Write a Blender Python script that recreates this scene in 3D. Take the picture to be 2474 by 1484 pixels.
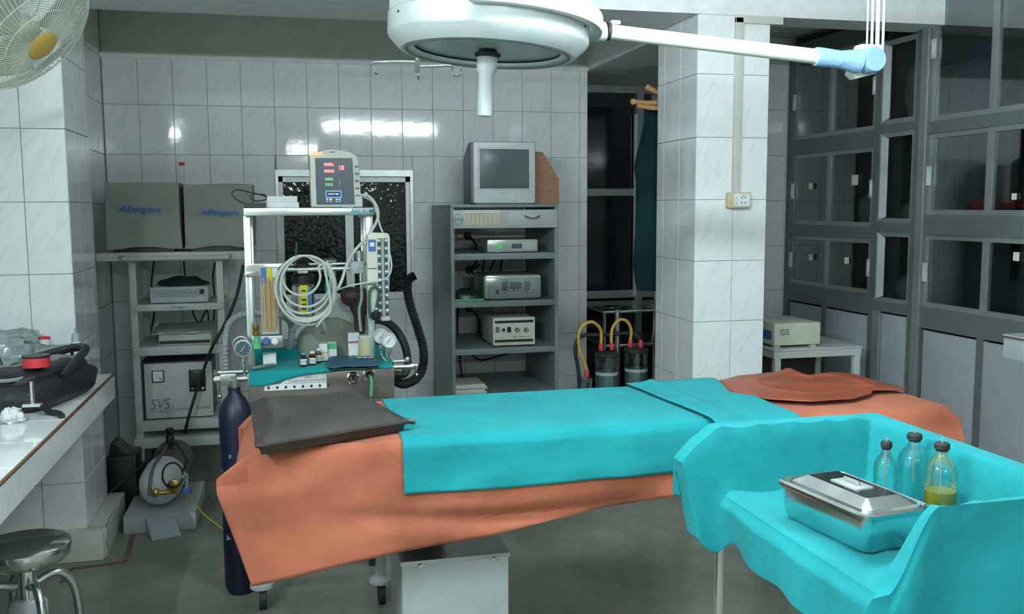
import bpy, bmesh, math, random
from mathutils import Vector, Matrix, noise
random.seed(7)

# ------------------------------------------------------------------ camera, world, exposure
for o in list(bpy.data.objects): bpy.data.objects.remove(o)
SC = bpy.context.scene
COL = SC.collection
FPX, IW, IH = 2272.0, 2474, 1484
YAW, PIT, ROL, CZ = math.radians(13.46), math.radians(6.08), math.radians(-0.30), 1.5
_F = Vector((math.sin(YAW)*math.cos(PIT), math.cos(YAW)*math.cos(PIT), -math.sin(PIT)))
_R0 = Vector((math.cos(YAW), -math.sin(YAW), 0)); _U0 = _R0.cross(_F)
_R = _R0*math.cos(ROL) + _U0*math.sin(ROL); _U = _U0*math.cos(ROL) - _R0*math.sin(ROL)
CAM = Vector((0, 0, CZ))
cam = bpy.data.cameras.new('camera'); camo = bpy.data.objects.new('camera', cam); COL.objects.link(camo)
cam.sensor_width = 36; cam.lens = 36*FPX/IW; cam.clip_start = 0.05
M3 = Matrix((_R, _U, -_F)).transposed()
camo.matrix_world = Matrix.Translation(CAM) @ M3.to_4x4()
SC.camera = camo
W = bpy.data.worlds.new('night'); SC.world = W; W.use_nodes = True
W.node_tree.nodes['Background'].inputs[0].default_value = (0.02, 0.025, 0.03, 1)
W.node_tree.nodes['Background'].inputs[1].default_value = 0.3
SC.view_settings.view_transform = 'Standard'; SC.view_settings.look = 'None'
SC.view_settings.gamma = 1; SC.view_settings.use_curve_mapping = False
SC.view_settings.exposure = 0.2
TUBE_STRENGTH = 1.0
TUBE_COLOR = (0.84, 0.97, 1.0)

# a pixel gives a direction; the plane it is met with gives the distance
def ray(x, y): return _F + _R*((x-IW/2)/FPX) - _U*((y-IH/2)/FPX)
def AY(x, y, Y): d = ray(x, y); return CAM + d*(Y/d.y)
def AX(x, y, X): d = ray(x, y); return CAM + d*(X/d.x)
def AZ(x, y, z): d = ray(x, y); return CAM + d*((z-CZ)/d.z)
def rect(Y, x0, x1, y0, y1):
    xm, ym = (x0+x1)/2, (y0+y1)/2
    return AY(x0, ym, Y).x, AY(x1, ym, Y).x, AY(xm, y1, Y).z, AY(xm, y0, Y).z

# ------------------------------------------------------------------ materials
MATS = {}
def nmat(name):
    m = bpy.data.materials.new(name); m.use_nodes = True; MATS[name] = m
    return m, m.node_tree, m.node_tree.nodes['Principled BSDF']
def mat(name, col, rough=0.5, metal=0.0, var=0.06, scale=12.0, bump=0.0, bscale=60.0, spec=0.5, alpha=1.0,
        trans=0.0, emit=0.0, stretch=None, detail=4.0, coat=0.0):
    m, nt, b = nmat(name)
    tc = nt.nodes.new('ShaderNodeTexCoord'); mp = nt.nodes.new('ShaderNodeMapping')
    nt.links.new(tc.outputs['Object'], mp.inputs[0])
    if stretch: mp.inputs['Scale'].default_value = stretch
    n = nt.nodes.new('ShaderNodeTexNoise'); n.inputs['Scale'].default_value = scale; n.inputs['Detail'].default_value = detail
    nt.links.new(mp.outputs[0], n.inputs[0])
    r = nt.nodes.new('ShaderNodeValToRGB')
    r.color_ramp.elements[0].position = 0.3; r.color_ramp.elements[1].position = 0.7
    r.color_ramp.elements[0].color = tuple(max(0, c*(1-var)) for c in col)+(1,)
    r.color_ramp.elements[1].color = tuple(min(1, c*(1+var)) for c in col)+(1,)
    nt.links.new(n.outputs['Fac'], r.inputs[0]); nt.links.new(r.outputs[0], b.inputs['Base Color'])
    b.inputs['Roughness'].default_value = rough; b.inputs['Metallic'].default_value = metal
    b.inputs['Specular IOR Level'].default_value = spec; b.inputs['Alpha'].default_value = alpha
    b.inputs['Transmission Weight'].default_value = trans
    if coat: b.inputs['Coat Weight'].default_value = coat; b.inputs['Coat Roughness'].default_value = 0.1
    if emit:
        b.inputs['Emission Color'].default_value = tuple(col)+(1,); b.inputs['Emission Strength'].default_value = emit
    if bump:
        n2 = nt.nodes.new('ShaderNodeTexNoise'); n2.inputs['Scale'].default_value = bscale; n2.inputs['Detail'].default_value = 3
        nt.links.new(mp.outputs[0], n2.inputs[0])
        bp = nt.nodes.new('ShaderNodeBump'); bp.inputs['Strength'].default_value = bump; bp.inputs['Distance'].default_value = 0.01
        nt.links.new(n2.outputs['Fac'], bp.inputs['Height']); nt.links.new(bp.outputs[0], b.inputs['Normal'])
    return m
def mix(a, b, t): return tuple(a[i]*(1-t)+b[i]*t for i in range(3))

def tile_material():
    m, nt, b = nmat('marbled_tile')
    tc = nt.nodes.new('ShaderNodeTexCoord'); oi = nt.nodes.new('ShaderNodeObjectInfo')
    mp = nt.nodes.new('ShaderNodeMapping'); nt.links.new(tc.outputs['Object'], mp.inputs[0])
    cb = nt.nodes.new('ShaderNodeCombineXYZ')
    mu = nt.nodes.new('ShaderNodeMath'); mu.operation = 'MULTIPLY'; mu.inputs[1].default_value = 23.0
    nt.links.new(oi.outputs['Random'], mu.inputs[0])
    for i in range(3): nt.links.new(mu.outputs[0], cb.inputs[i])
    nt.links.new(cb.outputs[0], mp.inputs['Location'])
    mp.inputs['Rotation'].default_value = (math.radians(-50), math.radians(50), 0)
    m2 = nt.nodes.new('ShaderNodeMapping'); m2.inputs['Scale'].default_value = (5, 5, 26)
    nt.links.new(mp.outputs[0], m2.inputs[0]); mp = m2
    n = nt.nodes.new('ShaderNodeTexNoise'); n.inputs['Scale'].default_value = 1.6; n.inputs['Detail'].default_value = 5
    n.inputs['Distortion'].default_value = 0.8
    nt.links.new(mp.outputs[0], n.inputs[0])
    r = nt.nodes.new('ShaderNodeValToRGB')
    r.color_ramp.elements[0].position = 0.34; r.color_ramp.elements[0].color = (0.74, 0.775, 0.785, 1)
    r.color_ramp.elements[1].position = 0.52; r.color_ramp.elements[1].color = (0.80, 0.825, 0.83, 1)
    nt.links.new(n.outputs['Fac'], r.inputs[0]); nt.links.new(r.outputs[0], b.inputs['Base Color'])
    b.inputs['Roughness'].default_value = 0.07
    n2 = nt.nodes.new('ShaderNodeTexNoise'); n2.inputs['Scale'].default_value = 9
    nt.links.new(tc.outputs['Object'], n2.inputs[0])
    bp = nt.nodes.new('ShaderNodeBump'); bp.inputs['Strength'].default_value = 0.06; bp.inputs['Distance'].default_value = 0.01
    nt.links.new(n2.outputs['Fac'], bp.inputs['Height']); nt.links.new(bp.outputs[0], b.inputs['Normal'])
    return m
def hammered_glass():
    m, nt, b = nmat('hammered_dark_glass')
    b.inputs['Base Color'].default_value = (0.008, 0.011, 0.012, 1); b.inputs['Roughness'].default_value = 0.06
    tc = nt.nodes.new('ShaderNodeTexCoord')
    v = nt.nodes.new('ShaderNodeTexVoronoi'); v.inputs['Scale'].default_value = 38; v.feature = 'SMOOTH_F1'
    nt.links.new(tc.outputs['Object'], v.inputs[0])
    bp = nt.nodes.new('ShaderNodeBump'); bp.inputs['Strength'].default_value = 0.22; bp.inputs['Distance'].default_value = 0.008
    nt.links.new(v.outputs['Distance'], bp.inputs['Height']); nt.links.new(bp.outputs[0], b.inputs['Normal'])
    return m
def cloth(name, col, var=0.10, wr=0.5, stain=None):
    m, nt, b = nmat(name)
    tc = nt.nodes.new('ShaderNodeTexCoord')
    n = nt.nodes.new('ShaderNodeTexNoise'); n.inputs['Scale'].default_value = 5; n.inputs['Detail'].default_value = 6
    nt.links.new(tc.outputs['Object'], n.inputs[0])
    r = nt.nodes.new('ShaderNodeValToRGB')
    r.color_ramp.elements[0].position = 0.25; r.color_ramp.elements[0].color = tuple(c*(1-var) for c in (stain or col))+(1,)
    r.color_ramp.elements[1].position = 0.6; r.color_ramp.elements[1].color = tuple(min(1, c*(1+var*.4)) for c in col)+(1,)
    nt.links.new(n.outputs['Fac'], r.inputs[0]); nt.links.new(r.outputs[0], b.inputs['Base Color'])
    b.inputs['Roughness'].default_value = 0.9; b.inputs['Specular IOR Level'].default_value = 0.15
    b.inputs['Sheen Weight'].default_value = 0.04
    mp = nt.nodes.new('ShaderNodeMapping'); mp.inputs['Scale'].default_value = (1, 1, 1); nt.links.new(tc.outputs['Object'], mp.inputs[0])
    n2 = nt.nodes.new('ShaderNodeTexNoise'); n2.inputs['Scale'].default_value = 420; n2.inputs['Detail'].default_value = 2
    n3 = nt.nodes.new('ShaderNodeTexNoise'); n3.inputs['Scale'].default_value = 14; n3.inputs['Detail'].default_value = 3
    nt.links.new(mp.outputs[0], n2.inputs[0]); nt.links.new(mp.outputs[0], n3.inputs[0])
    ad = nt.nodes.new('ShaderNodeMath'); ad.operation = 'MULTIPLY_ADD'; ad.inputs[1].default_value = 0.10
    nt.links.new(n2.outputs['Fac'], ad.inputs[0]); nt.links.new(n3.outputs['Fac'], ad.inputs[2])
    bp = nt.nodes.new('ShaderNodeBump'); bp.inputs['Strength'].default_value = wr; bp.inputs['Distance'].default_value = 0.012
    nt.links.new(ad.outputs[0], bp.inputs['Height']); nt.links.new(bp.outputs[0], b.inputs['Normal'])
    return m
def floor_material():
    m, nt, b = nmat('polished_floor')
    tc = nt.nodes.new('ShaderNodeTexCoord')
    n = nt.nodes.new('ShaderNodeTexNoise'); n.inputs['Scale'].default_value = 3; n.inputs['Detail'].default_value = 10; n.inputs['Roughness'].default_value = 0.7
    nt.links.new(tc.outputs['Object'], n.inputs[0])
    r = nt.nodes.new('ShaderNodeValToRGB')
    r.color_ramp.elements[0].position = 0.3; r.color_ramp.elements[0].color = (0.145, 0.155, 0.12, 1)
    r.color_ramp.elements[1].position = 0.75; r.color_ramp.elements[1].color = (0.27, 0.275, 0.225, 1)
    nt.links.new(n.outputs['Fac'], r.inputs[0]); nt.links.new(r.outputs[0], b.inputs['Base Color'])
    b.inputs['Roughness'].default_value = 0.24
    return m
def glass_mat(name, col, rough=0.02, dark=0.25, gl=0.12):
    """thin pane: tinted see-through plus a mirror coat"""
    m, nt, b = nmat(name)
    out = nt.nodes['Material Output']; nt.nodes.remove(b)
    t = nt.nodes.new('ShaderNodeBsdfTransparent'); t.inputs[0].default_value = tuple(col)+(1,)
    g = nt.nodes.new('ShaderNodeBsdfGlossy'); g.inputs['Roughness'].default_value = rough; g.inputs[0].default_value = (1, 1, 1, 1)
    f = nt.nodes.new('ShaderNodeLayerWeight'); f.inputs[0].default_value = 0.35
    ma = nt.nodes.new('ShaderNodeMath'); ma.operation = 'MULTIPLY_ADD'; ma.inputs[1].default_value = 0.6; ma.inputs[2].default_value = gl*.3
    nt.links.new(f.outputs['Fresnel'], ma.inputs[0])
    mx = nt.nodes.new('ShaderNodeMixShader'); nt.links.new(ma.outputs[0], mx.inputs[0])
    nt.links.new(t.outputs[0], mx.inputs[1]); nt.links.new(g.outputs[0], mx.inputs[2])
    nt.links.new(mx.outputs[0], out.inputs[0])
    return m

TILE = tile_material()
GROUT = mat('grout', (0.30, 0.33, 0.33), 0.9)
PAINT = mat('wall_paint', (0.66, 0.69, 0.63), 0.8, bump=0.1)
CEIL = mat('ceiling_paint', (0.80, 0.82, 0.82), 0.75, bump=0.08)
FLOOR = floor_material()
ALU = mat('aluminium', (0.34, 0.37, 0.37), 0.42, 0.55)
ALUD = mat('dull_aluminium', (0.15, 0.17, 0.172), 0.5, 0.25)
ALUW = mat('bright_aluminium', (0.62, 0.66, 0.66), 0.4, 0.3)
CHROME = mat('chrome', (0.82, 0.84, 0.84), 0.12, 1.0, var=0.02)
STEEL = mat('stainless_steel', (0.62, 0.66, 0.66), 0.26, 1.0, var=0.05, stretch=(1, 1, 12))
BRUSH = mat('brushed_steel', (0.45, 0.48, 0.47), 0.35, 0.9, var=0.08)
HAMMER = hammered_glass()
NIGHT = mat('night_glass', (0.006, 0.008, 0.010), 0.10)
SMOKE = glass_mat('cabinet_glass', (0.70, 0.74, 0.74))
CLEAR = glass_mat('clear_glass', (0.88, 0.95, 0.94))
PLASTICBAG = glass_mat('clear_plastic', (0.80, 0.86, 0.86), rough=0.15, gl=0.3)
WHITE = mat('white_enamel', (0.42, 0.46, 0.47), 0.35)
LAMPW = mat('lamp_white', (0.60, 0.66, 0.66), 0.28, coat=0.3)
CREAM = mat('cream_plastic', (0.66, 0.66, 0.56), 0.45)
IVORY = mat('ivory_plastic', (0.60, 0.63, 0.57), 0.45)
GREYENAM = mat('grey_enamel', (0.50, 0.54, 0.52), 0.45)
RACKGREY = mat('rack_grey', (0.21, 0.25, 0.25), 0.4, var=0.08)
PALEGREY = mat('pale_grey_laminate', (0.33, 0.37, 0.40), 0.5)
COVER = cloth('grey_cover', (0.30, 0.32, 0.29), 0.1, 0.6)
TEAL = cloth('teal_cotton', (0.014, 0.265, 0.295), 0.16, 0.55)
TEALD = cloth('tray_teal_cotton', (0.010, 0.27, 0.28), 0.16, 0.6)
ORANGE = cloth('orange_rubber_sheet', (0.385, 0.122, 0.072), 0.30, 0.35)
RUBBER = mat('red_brown_rubber', (0.25, 0.058, 0.028), 0.42, var=0.18, scale=7)
LEATHER = mat('dark_leather', (0.040, 0.034, 0.032), 0.42, var=0.25, bump=0.15, bscale=90)
BLACK = mat('black_plastic', (0.012, 0.013, 0.014), 0.4)
RUBBLACK = mat('black_rubber', (0.016, 0.018, 0.020), 0.6)
BAGBLACK = mat('black_nylon', (0.012, 0.013, 0.018), 0.55, bump=0.4, bscale=60)
GREYCL = mat('grey_lining', (0.22, 0.24, 0.24), 0.7)
BLUEINK = mat('blue_print', (0.02, 0.12, 0.45), 0.6)
SKYINK = mat('sky_blue_print', (0.03, 0.30, 0.62), 0.5)
BLACKINK = mat('black_print', (0.02, 0.02, 0.025), 0.6)
GREYINK = mat('grey_print', (0.16, 0.19, 0.20), 0.6)
WHITEINK = mat('white_print', (0.75, 0.80, 0.80), 0.6)
PAPER = mat('white_card', (0.70, 0.74, 0.74), 0.7)
YELLOW = mat('yellow_label', (0.62, 0.55, 0.03), 0.5)
BLUELAB = mat('blue_label', (0.05, 0.15, 0.42), 0.5)
PINK = mat('pink_print', (0.55, 0.10, 0.30), 0.6)
GREENP = mat('green_print', (0.10, 0.42, 0.22), 0.5)
RED = mat('red_rubber', (0.55, 0.03, 0.045), 0.5)
AMBER = mat('amber_tube', (0.48, 0.30, 0.06), 0.35, var=0.15)
BROWNGL = mat('brown_bottle', (0.05, 0.025, 0.012), 0.12)
TAN = mat('flowmeter_tan', (0.38, 0.27, 0.13), 0.25, var=0.12, stretch=(14, 1, 1))
CYLBLUE = mat('cylinder_blue', (0.005, 0.006, 0.028), 0.45, var=0.35, scale=9)
CYLBROWN = mat('cylinder_brown', (0.10, 0.075, 0.055), 0.5, var=0.2)
CYLWHITE = mat('cylinder_white', (0.62, 0.64, 0.64), 0.55, var=0.12)
BRASS = mat('brass', (0.50, 0.36, 0.12), 0.3, 1.0)
WOOD = mat('wood', (0.33, 0.17, 0.09), 0.6, var=0.2, stretch=(3, 3, 14))
PEGWOOD = mat('peg_wood', (0.45, 0.24, 0.11), 0.55, var=0.15)
GARMENT = cloth('dark_green_cotton', (0.006, 0.026, 0.028), 0.2, 0.6)
FANPL = mat('fan_plastic', (0.50, 0.53, 0.46), 0.5)
FANBADGE = mat('fan_badge', (0.50, 0.34, 0.08), 0.4)
BLUEPL = mat('blue_tape', (0.25, 0.42, 0.68), 0.25, bump=0.5, bscale=40)
PALEWRAP = mat('pale_wrap', (0.60, 0.62, 0.54), 0.3, bump=0.4, bscale=30)
TVSIL = mat('tv_silver', (0.45, 0.48, 0.49), 0.35, 0.35)
TVDARK = mat('tv_grey', (0.12, 0.14, 0.15), 0.5)
TVSCR = mat('tv_screen', (0.085, 0.115, 0.12), 0.15, spec=0.7)
MONSCR = mat('monitor_screen', (0.055, 0.075, 0.10), 0.25)
LEDRED = mat('led_red', (1.0, 0.08, 0.09), 0.5, emit=5.0)
LEDGRN = mat('led_green', (0.25, 0.85, 0.40), 0.5, emit=0.5)
LEDBLU = mat('lcd_blue', (0.25, 0.50, 0.90), 0.5, emit=0.5)
LEDORG = mat('alarm_orange', (1.0, 0.32, 0.14), 0.5, emit=1.3)
LCDBLUE = mat('lcd_dark_blue', (0.01, 0.03, 0.14), 0.2)
SWGREEN = mat('switch_green', (0.06, 0.42, 0.16), 0.4, emit=0.4)
HOSEGREY = mat('grey_hose', (0.33, 0.38, 0.38), 0.45)
HOSEWHT = mat('pale_tubing', (0.52, 0.56, 0.51), 0.4)
BAGBROWN = mat('brown_rubber_bag', (0.055, 0.030, 0.026), 0.45)
GREENHOSE = mat('dark_green_hose', (0.02, 0.09, 0.065), 0.4)
LIQ = mat('yellow_liquid', (0.34, 0.27, 0.008), 0.1, emit=0.0)
LIQG = mat('dark_green_liquid', (0.010, 0.06, 0.04), 0.1)
FLOORLINE = mat('orange_floor_paint', (0.17, 0.10, 0.05), 0.6, var=0.3)
BRNEDGE = mat('brown_edge', (0.12, 0.065, 0.04), 0.6)
PLANKPALE = mat('pale_trim', (0.55, 0.57, 0.52), 0.5)
DARKIN = mat('cabinet_inside', (0.10, 0.115, 0.115), 0.8)
PINKSTEEL = mat('front_panel_steel', (0.36, 0.33, 0.32), 0.28, 0.85, var=0.12, scale=3)
SACK = mat('pale_cloth', (0.62, 0.68, 0.67), 0.8)
BLUEBOX = mat('blue_wrap', (0.03, 0.05, 0.20), 0.6)

# ------------------------------------------------------------------ mesh helpers (world coordinates)
class MB:
    def __init__(s): s.v = []; s.f = []; s.sm = []; s.xf = None
    def add(s, vs, fs, smooth=False):
        b = len(s.v)
        if s.xf is not None: vs = [s.xf @ Vector(q) for q in vs]
        s.v += [tuple(q) for q in vs]; s.f += [tuple(i+b for i in q) for q in fs]; s.sm += [smooth]*len(fs)
        return s
    def box(s, x0, x1, y0, y1, z0, z1):
        return s.add([(x0,y0,z0),(x1,y0,z0),(x1,y1,z0),(x0,y1,z0),(x0,y0,z1),(x1,y0,z1),(x1,y1,z1),(x0,y1,z1)],
                     [(0,3,2,1),(4,5,6,7),(0,1,5,4),(1,2,6,5),(2,3,7,6),(3,0,4,7)])
    def rbox(s, x0, x1, y0, y1, z0, z1, r=0.006, n=3):
        """box with rounded vertical-plane outline (rounded in X-Z), bevelled front"""
        def ring(y, ins):
            pts = []
            a0, a1, b0, b1 = x0+ins, x1-ins, z0+ins, z1-ins; rr = max(r-ins*.5, 1e-4)
            for cx, cz, st in ((a1-rr, b1-rr, 0), (a0+rr, b1-rr, 90), (a0+rr, b0+rr, 180), (a1-rr, b0+rr, 270)):
                for k in range(n+1):
                    t = math.radians(st+90*k/n); pts.append((cx+rr*math.cos(t), y, cz+rr*math.sin(t)))
            return pts
        e = min(r*.5, (y1-y0)*.3)
        rings = [ring(y0, e*.8), ring(y0+e*.5, e*.2), ring(y0+e, 0), ring(y1-e, 0), ring(y1, e*.8)]
        m = 4*(n+1); vs = sum(rings, []); fs = []
        for a in range(len(rings)-1):
            for i in range(m): j = (i+1) % m; fs.append((a*m+i, (a+1)*m+i, (a+1)*m+j, a*m+j))
        fs.append(tuple(range(m))[::1]); fs.append(tuple(range((len(rings)-1)*m, len(rings)*m))[::-1])
        return s.add(vs, fs)
    def cyl(s, p0, p1, r0, r1=None, n=16, caps=True):
        if r1 is None: r1 = r0
        p0, p1 = Vector(p0), Vector(p1); d = (p1-p0).normalized()
        a = d.orthogonal().normalized(); b = d.cross(a)
        vs = []
        for p, r in ((p0, r0), (p1, r1)):
            for i in range(n): t = 2*math.pi*i/n; vs.append(p+a*(r*math.cos(t))+b*(r*math.sin(t)))
        base = len(s.v)
        s.add(vs, [(i, (i+1) % n, n+(i+1) % n, n+i) for i in range(n)], True)
        if caps: s.add(vs, [tuple(range(n))[::-1], tuple(range(n, 2*n))])
        return s
    def lathe(s, o, prof, axis=(0,0,1), n=24, caps=True):
        """prof: list of (radius, distance along axis)"""
        o = Vector(o); d = Vector(axis).normalized(); a = d.orthogonal().normalized(); b = d.cross(a)
        vs = []
        for r, h in prof:
            for i in range(n): t = 2*math.pi*i/n; vs.append(o+d*h+a*(r*math.cos(t))+b*(r*math.sin(t)))
        fs = []
        for k in range(len(prof)-1):
            for i in range(n): j = (i+1) % n; fs.append((k*n+i, k*n+j, (k+1)*n+j, (k+1)*n+i))
        s.add(vs, fs, True)
        if caps: s.add(vs, [tuple(range(n))[::-1], tuple(range((len(prof)-1)*n, len(prof)*n))])
        return s
    def tube(s, pts, r, n=8, sub=6, closed=False, ridges=0):
        P = [Vector(p) for p in pts]
        if sub > 1 and len(P) > 2:
            Q = []; m = len(P); rng = range(m) if closed else range(m-1)
            for i in rng:
                g = lambda k: P[k % m] if closed else P[min(max(k, 0), m-1)]
                a, b, c, d = g(i-1), g(i), g(i+1), g(i+2)
                for q in range(sub):
                    t = q/sub; t2 = t*t; t3 = t2*t
                    Q.append(0.5*((2*b)+(c-a)*t+(2*a-5*b+4*c-d)*t2+(3*b-a-3*c+d)*t3))
            if not closed: Q.append(P[-1])
            P = Q
        vs = []; m = len(P); up = None
        for i, p in enumerate(P):
            if closed: d = P[(i+1) % m]-P[i-1]
            else: d = P[min(i+1, m-1)]-P[max(i-1, 0)]
            if d.length < 1e-9: d = Vector((0,0,1))
            d.normalize()
            if up is None: up = d.orthogonal().normalized()
            up = (up-d*up.dot(d)).normalized(); w = d.cross(up)
            rr = r*(1+0.13*(1 if i % 2 else -1)) if ridges else r
            for k in range(n): t = 2*math.pi*k/n; vs.append(p+up*(rr*math.cos(t))+w*(rr*math.sin(t)))
        fs = []
        for i in range(m if closed else m-1):
            j = (i+1) % m
            for k in range(n): q = (k+1) % n; fs.append((i*n+k, i*n+q, j*n+q, j*n+k))
        s.add(vs, fs, True)
        if not closed: s.add(vs, [tuple(range(n))[::-1], tuple(range((m-1)*n, m*n))])
        return s
    def prism(s, poly, y0, y1):
        """poly: (x, z) outline"""
        n = len(poly)
        vs = [(x, y0, z) for x, z in poly]+[(x, y1, z) for x, z in poly]
        return s.add(vs, [tuple(range(n)), tuple(range(n, 2*n))[::-1]]+[(i, n+i, n+(i+1) % n, (i+1) % n) for i in range(n)])
    def grid(s, fn, nu, nv):
        vs = [fn(i/nu, j/nv) for j in range(nv+1) for i in range(nu+1)]
        fs = [(j*(nu+1)+i, j*(nu+1)+i+1, (j+1)*(nu+1)+i+1, (j+1)*(nu+1)+i) for j in range(nv) for i in range(nu)]
        return s.add(vs, fs, True)
    def ball(s, c, rx, ry, rz, nu=16, nv=10, fn=None):
        c = Vector(c); vs = []; fs = []
        for j in range(nv+1):
            ph = math.pi*j/nv
            for i in range(nu):
                t = 2*math.pi*i/nu
                d = Vector((math.sin(ph)*math.cos(t), math.sin(ph)*math.sin(t), math.cos(ph)))
                k = fn(d) if fn else 1.0
                vs.append(c+Vector((d.x*rx*k, d.y*ry*k, d.z*rz*k)))
        for j in range(nv):
            for i in range(nu): q = (i+1) % nu; fs.append((j*nu+i, (j+1)*nu+i, (j+1)*nu+q, j*nu+q))
        return s.add(vs, fs, True)
    def build(s, name, m, parent=None, bevel=0.0, label=None, thick=0.0, origin=None, sharp=38):
        me = bpy.data.meshes.new(name)
        if parent is not None: og = Vector(parent['_o'])
        elif origin is not None: og = Vector(origin)
        else:
            xs = [q[0] for q in s.v]; ys = [q[1] for q in s.v]; zs = [q[2] for q in s.v]
            og = Vector(((min(xs)+max(xs))/2, (min(ys)+max(ys))/2, min(zs)))
        me.from_pydata([tuple(Vector(q)-og) for q in s.v], [], s.f)
        bm = bmesh.new(); bm.from_mesh(me)
        bmesh.ops.remove_doubles(bm, verts=bm.verts, dist=1e-6)
        if not thick: bmesh.ops.recalc_face_normals(bm, faces=bm.faces)
        if bevel:
            bmesh.ops.bevel(bm, geom=[e for e in bm.edges if e.calc_face_angle(0) > 0.6], offset=bevel, segments=2, affect='EDGES', profile=0.6)
        if any(s.sm) or bevel:
            for fc in bm.faces: fc.smooth = True
        bm.to_mesh(me); bm.free(); me.validate()
        if any(s.sm) or bevel: me.set_sharp_from_angle(angle=math.radians(sharp))
        me.materials.append(m)
        o = bpy.data.objects.new(name, me); COL.objects.link(o)
        if parent is not None: o.parent = parent; o['_o'] = tuple(og)
        else: o.location = og; o['_o'] = tuple(og)
        if thick:
            md = o.modifiers.new('thickness', 'SOLIDIFY'); md.thickness = thick; md.offset = -1
        if label: o['label'] = label
        return o
def thing(name, loc, label, cat, group=None):
    o = bpy.data.objects.new(name, None); COL.objects.link(o); o.location = loc
    o.empty_display_size = 0.05
    o['label'] = label; o['category'] = cat; o['_o'] = tuple(loc)
    if group: o['group'] = group
    return o
def tag(o, label, cat, group=None):
    o['label'] = label; o['category'] = cat
    if group: o['group'] = group
    return o
def struct(o): o['kind'] = 'structure'; return o
def B(x0, x1, y0, y1, z0, z1): return MB().box(x0, x1, y0, y1, z0, z1)
def fbm(x, y, z=0.0, s=1.0): return noise.noise(Vector((x*s, y*s, z*s)))
def interp(tab, x):
    if x <= tab[0][0]: return tab[0][1]
    for (a, p), (b, q) in zip(tab, tab[1:]):
        if x <= b: t = (x-a)/(b-a); return p+(q-p)*t
    return tab[-1][1]
def text(name, body, x0, x1, y, z0, z1, m, parent, shear=0.0, depth=0.0006, tilt=0.0, bold=0.0, fn=None):
    """flat lettering facing -Y that fills x0..x1 by z0..z1"""
    c = bpy.data.curves.new(name, 'FONT'); c.body = body; c.extrude = 0.0; c.shear = shear; c.offset = bold
    t = bpy.data.objects.new('tmp_text', c); COL.objects.link(t)
    dg = bpy.context.evaluated_depsgraph_get(); me = bpy.data.meshes.new_from_object(t.evaluated_get(dg))
    bpy.data.objects.remove(t); bpy.data.curves.remove(c)
    xs = [q.co.x for q in me.vertices]; ys = [q.co.y for q in me.vertices]
    a0, a1, b0, b1 = min(xs), max(xs), min(ys), max(ys)
    mb = MB()
    vs = []
    for q in me.vertices:
        u = (q.co.x-a0)/(a1-a0); w = (q.co.y-b0)/(b1-b0)
        p = Vector((x0+(x1-x0)*u, y-depth, z0+(z1-z0)*w+tilt*u))
        if fn: p = fn(p)
        vs.append(p)
    mb.add(vs, [tuple(p.vertices) for p in me.polygons])
    bpy.data.meshes.remove(me)
    me2 = mb.build(name, m, parent)
    return me2
def dashes(name, lens, x0, x1, y, z0, z1, m, parent):
    """a line of print too small to read: short dark strokes"""
    tot = sum(lens)+.5*(len(lens)-1); k = (x1-x0)/tot; x = x0; mb = MB()
    for l in lens: mb.box(x, x+l*k, y-.0008, y, z0, z1); x += (l+.5)*k
    return mb.build(name, m, parent)
# wall tiles: alike pieces share one mesh
_tiles = {}
def tile_mesh(w, h, axis):
    k = (round(w, 3), round(h, 3), axis)
    if k not in _tiles:
        t = 0.006; e = 0.0015; g = 0.0012
        a, b = k[0]/2-g, k[1]/2-g
        ring0 = [(-a,0,-b),(a,0,-b),(a,0,b),(-a,0,b)]
        ring1 = [(x, -(t-e), z) for x, _, z in ring0]
        ring2 = [(x*(a-e)/a, -t, z*(b-e)/b) for x, _, z in ring0]
        vs = ring0+ring1+ring2; fs = [(8,9,10,11)]
        for i in range(4):
            j = (i+1) % 4; fs += [(i,j,4+j,4+i),(4+i,4+j,8+j,8+i)]
        if axis == 'L': R = Matrix.Rotation(-math.pi/2, 3, 'Z')     # faces -X
        elif axis == 'R': R = Matrix.Rotation(math.pi/2, 3, 'Z')    # faces +X
        elif axis == 'T': R = Matrix.Rotation(-math.pi/2, 3, 'X')   # faces +Z
        else: R = Matrix.Identity(3)
        me = bpy.data.meshes.new('tile'); me.from_pydata([tuple(R @ Vector(q)) for q in vs], [], fs)
        bm = bmesh.new(); bm.from_mesh(me); bmesh.ops.recalc_face_normals(bm, faces=bm.faces); bm.to_mesh(me); bm.free()
        me.materials.append(TILE); _tiles[k] = me
    return _tiles[k]
def lay_tiles(parent, axis, plane, us, vs, holes=()):
    """us, vs: sorted joint positions; plane: coordinate of the wall behind the tiles"""
    og = Vector(parent['_o'])
    def put(u0, u1, v0, v1):
        if u1-u0 < 0.012 or v1-v0 < 0.012: return
        for (a0, a1, b0, b1) in holes:
            if u0 < a1-1e-4 and u1 > a0+1e-4 and v0 < b1-1e-4 and v1 > b0+1e-4:
                if u0 < a0-1e-3: put(u0, a0, v0, v1)
                if u1 > a1+1e-3: put(a1, u1, v0, v1)
                m0, m1 = max(u0, a0), min(u1, a1)
                if v0 < b0-1e-3: put(m0, m1, v0, b0)
                if v1 > b1+1e-3: put(m0, m1, b1, v1)
                return
        o = bpy.data.objects.new('tile', tile_mesh(u1-u0, v1-v0, axis)); COL.objects.link(o); o.parent = parent
        uc, vc = (u0+u1)/2, (v0+v1)/2
        p = {'F': (uc, plane, vc), 'L': (plane, uc, vc), 'R': (plane, uc, vc), 'T': (uc, vc, plane)}[axis]
        o.location = Vector(p)-og
    for i in range(len(us)-1):
        for j in range(len(vs)-1): put(us[i], us[i+1], vs[j], vs[j+1])
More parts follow.
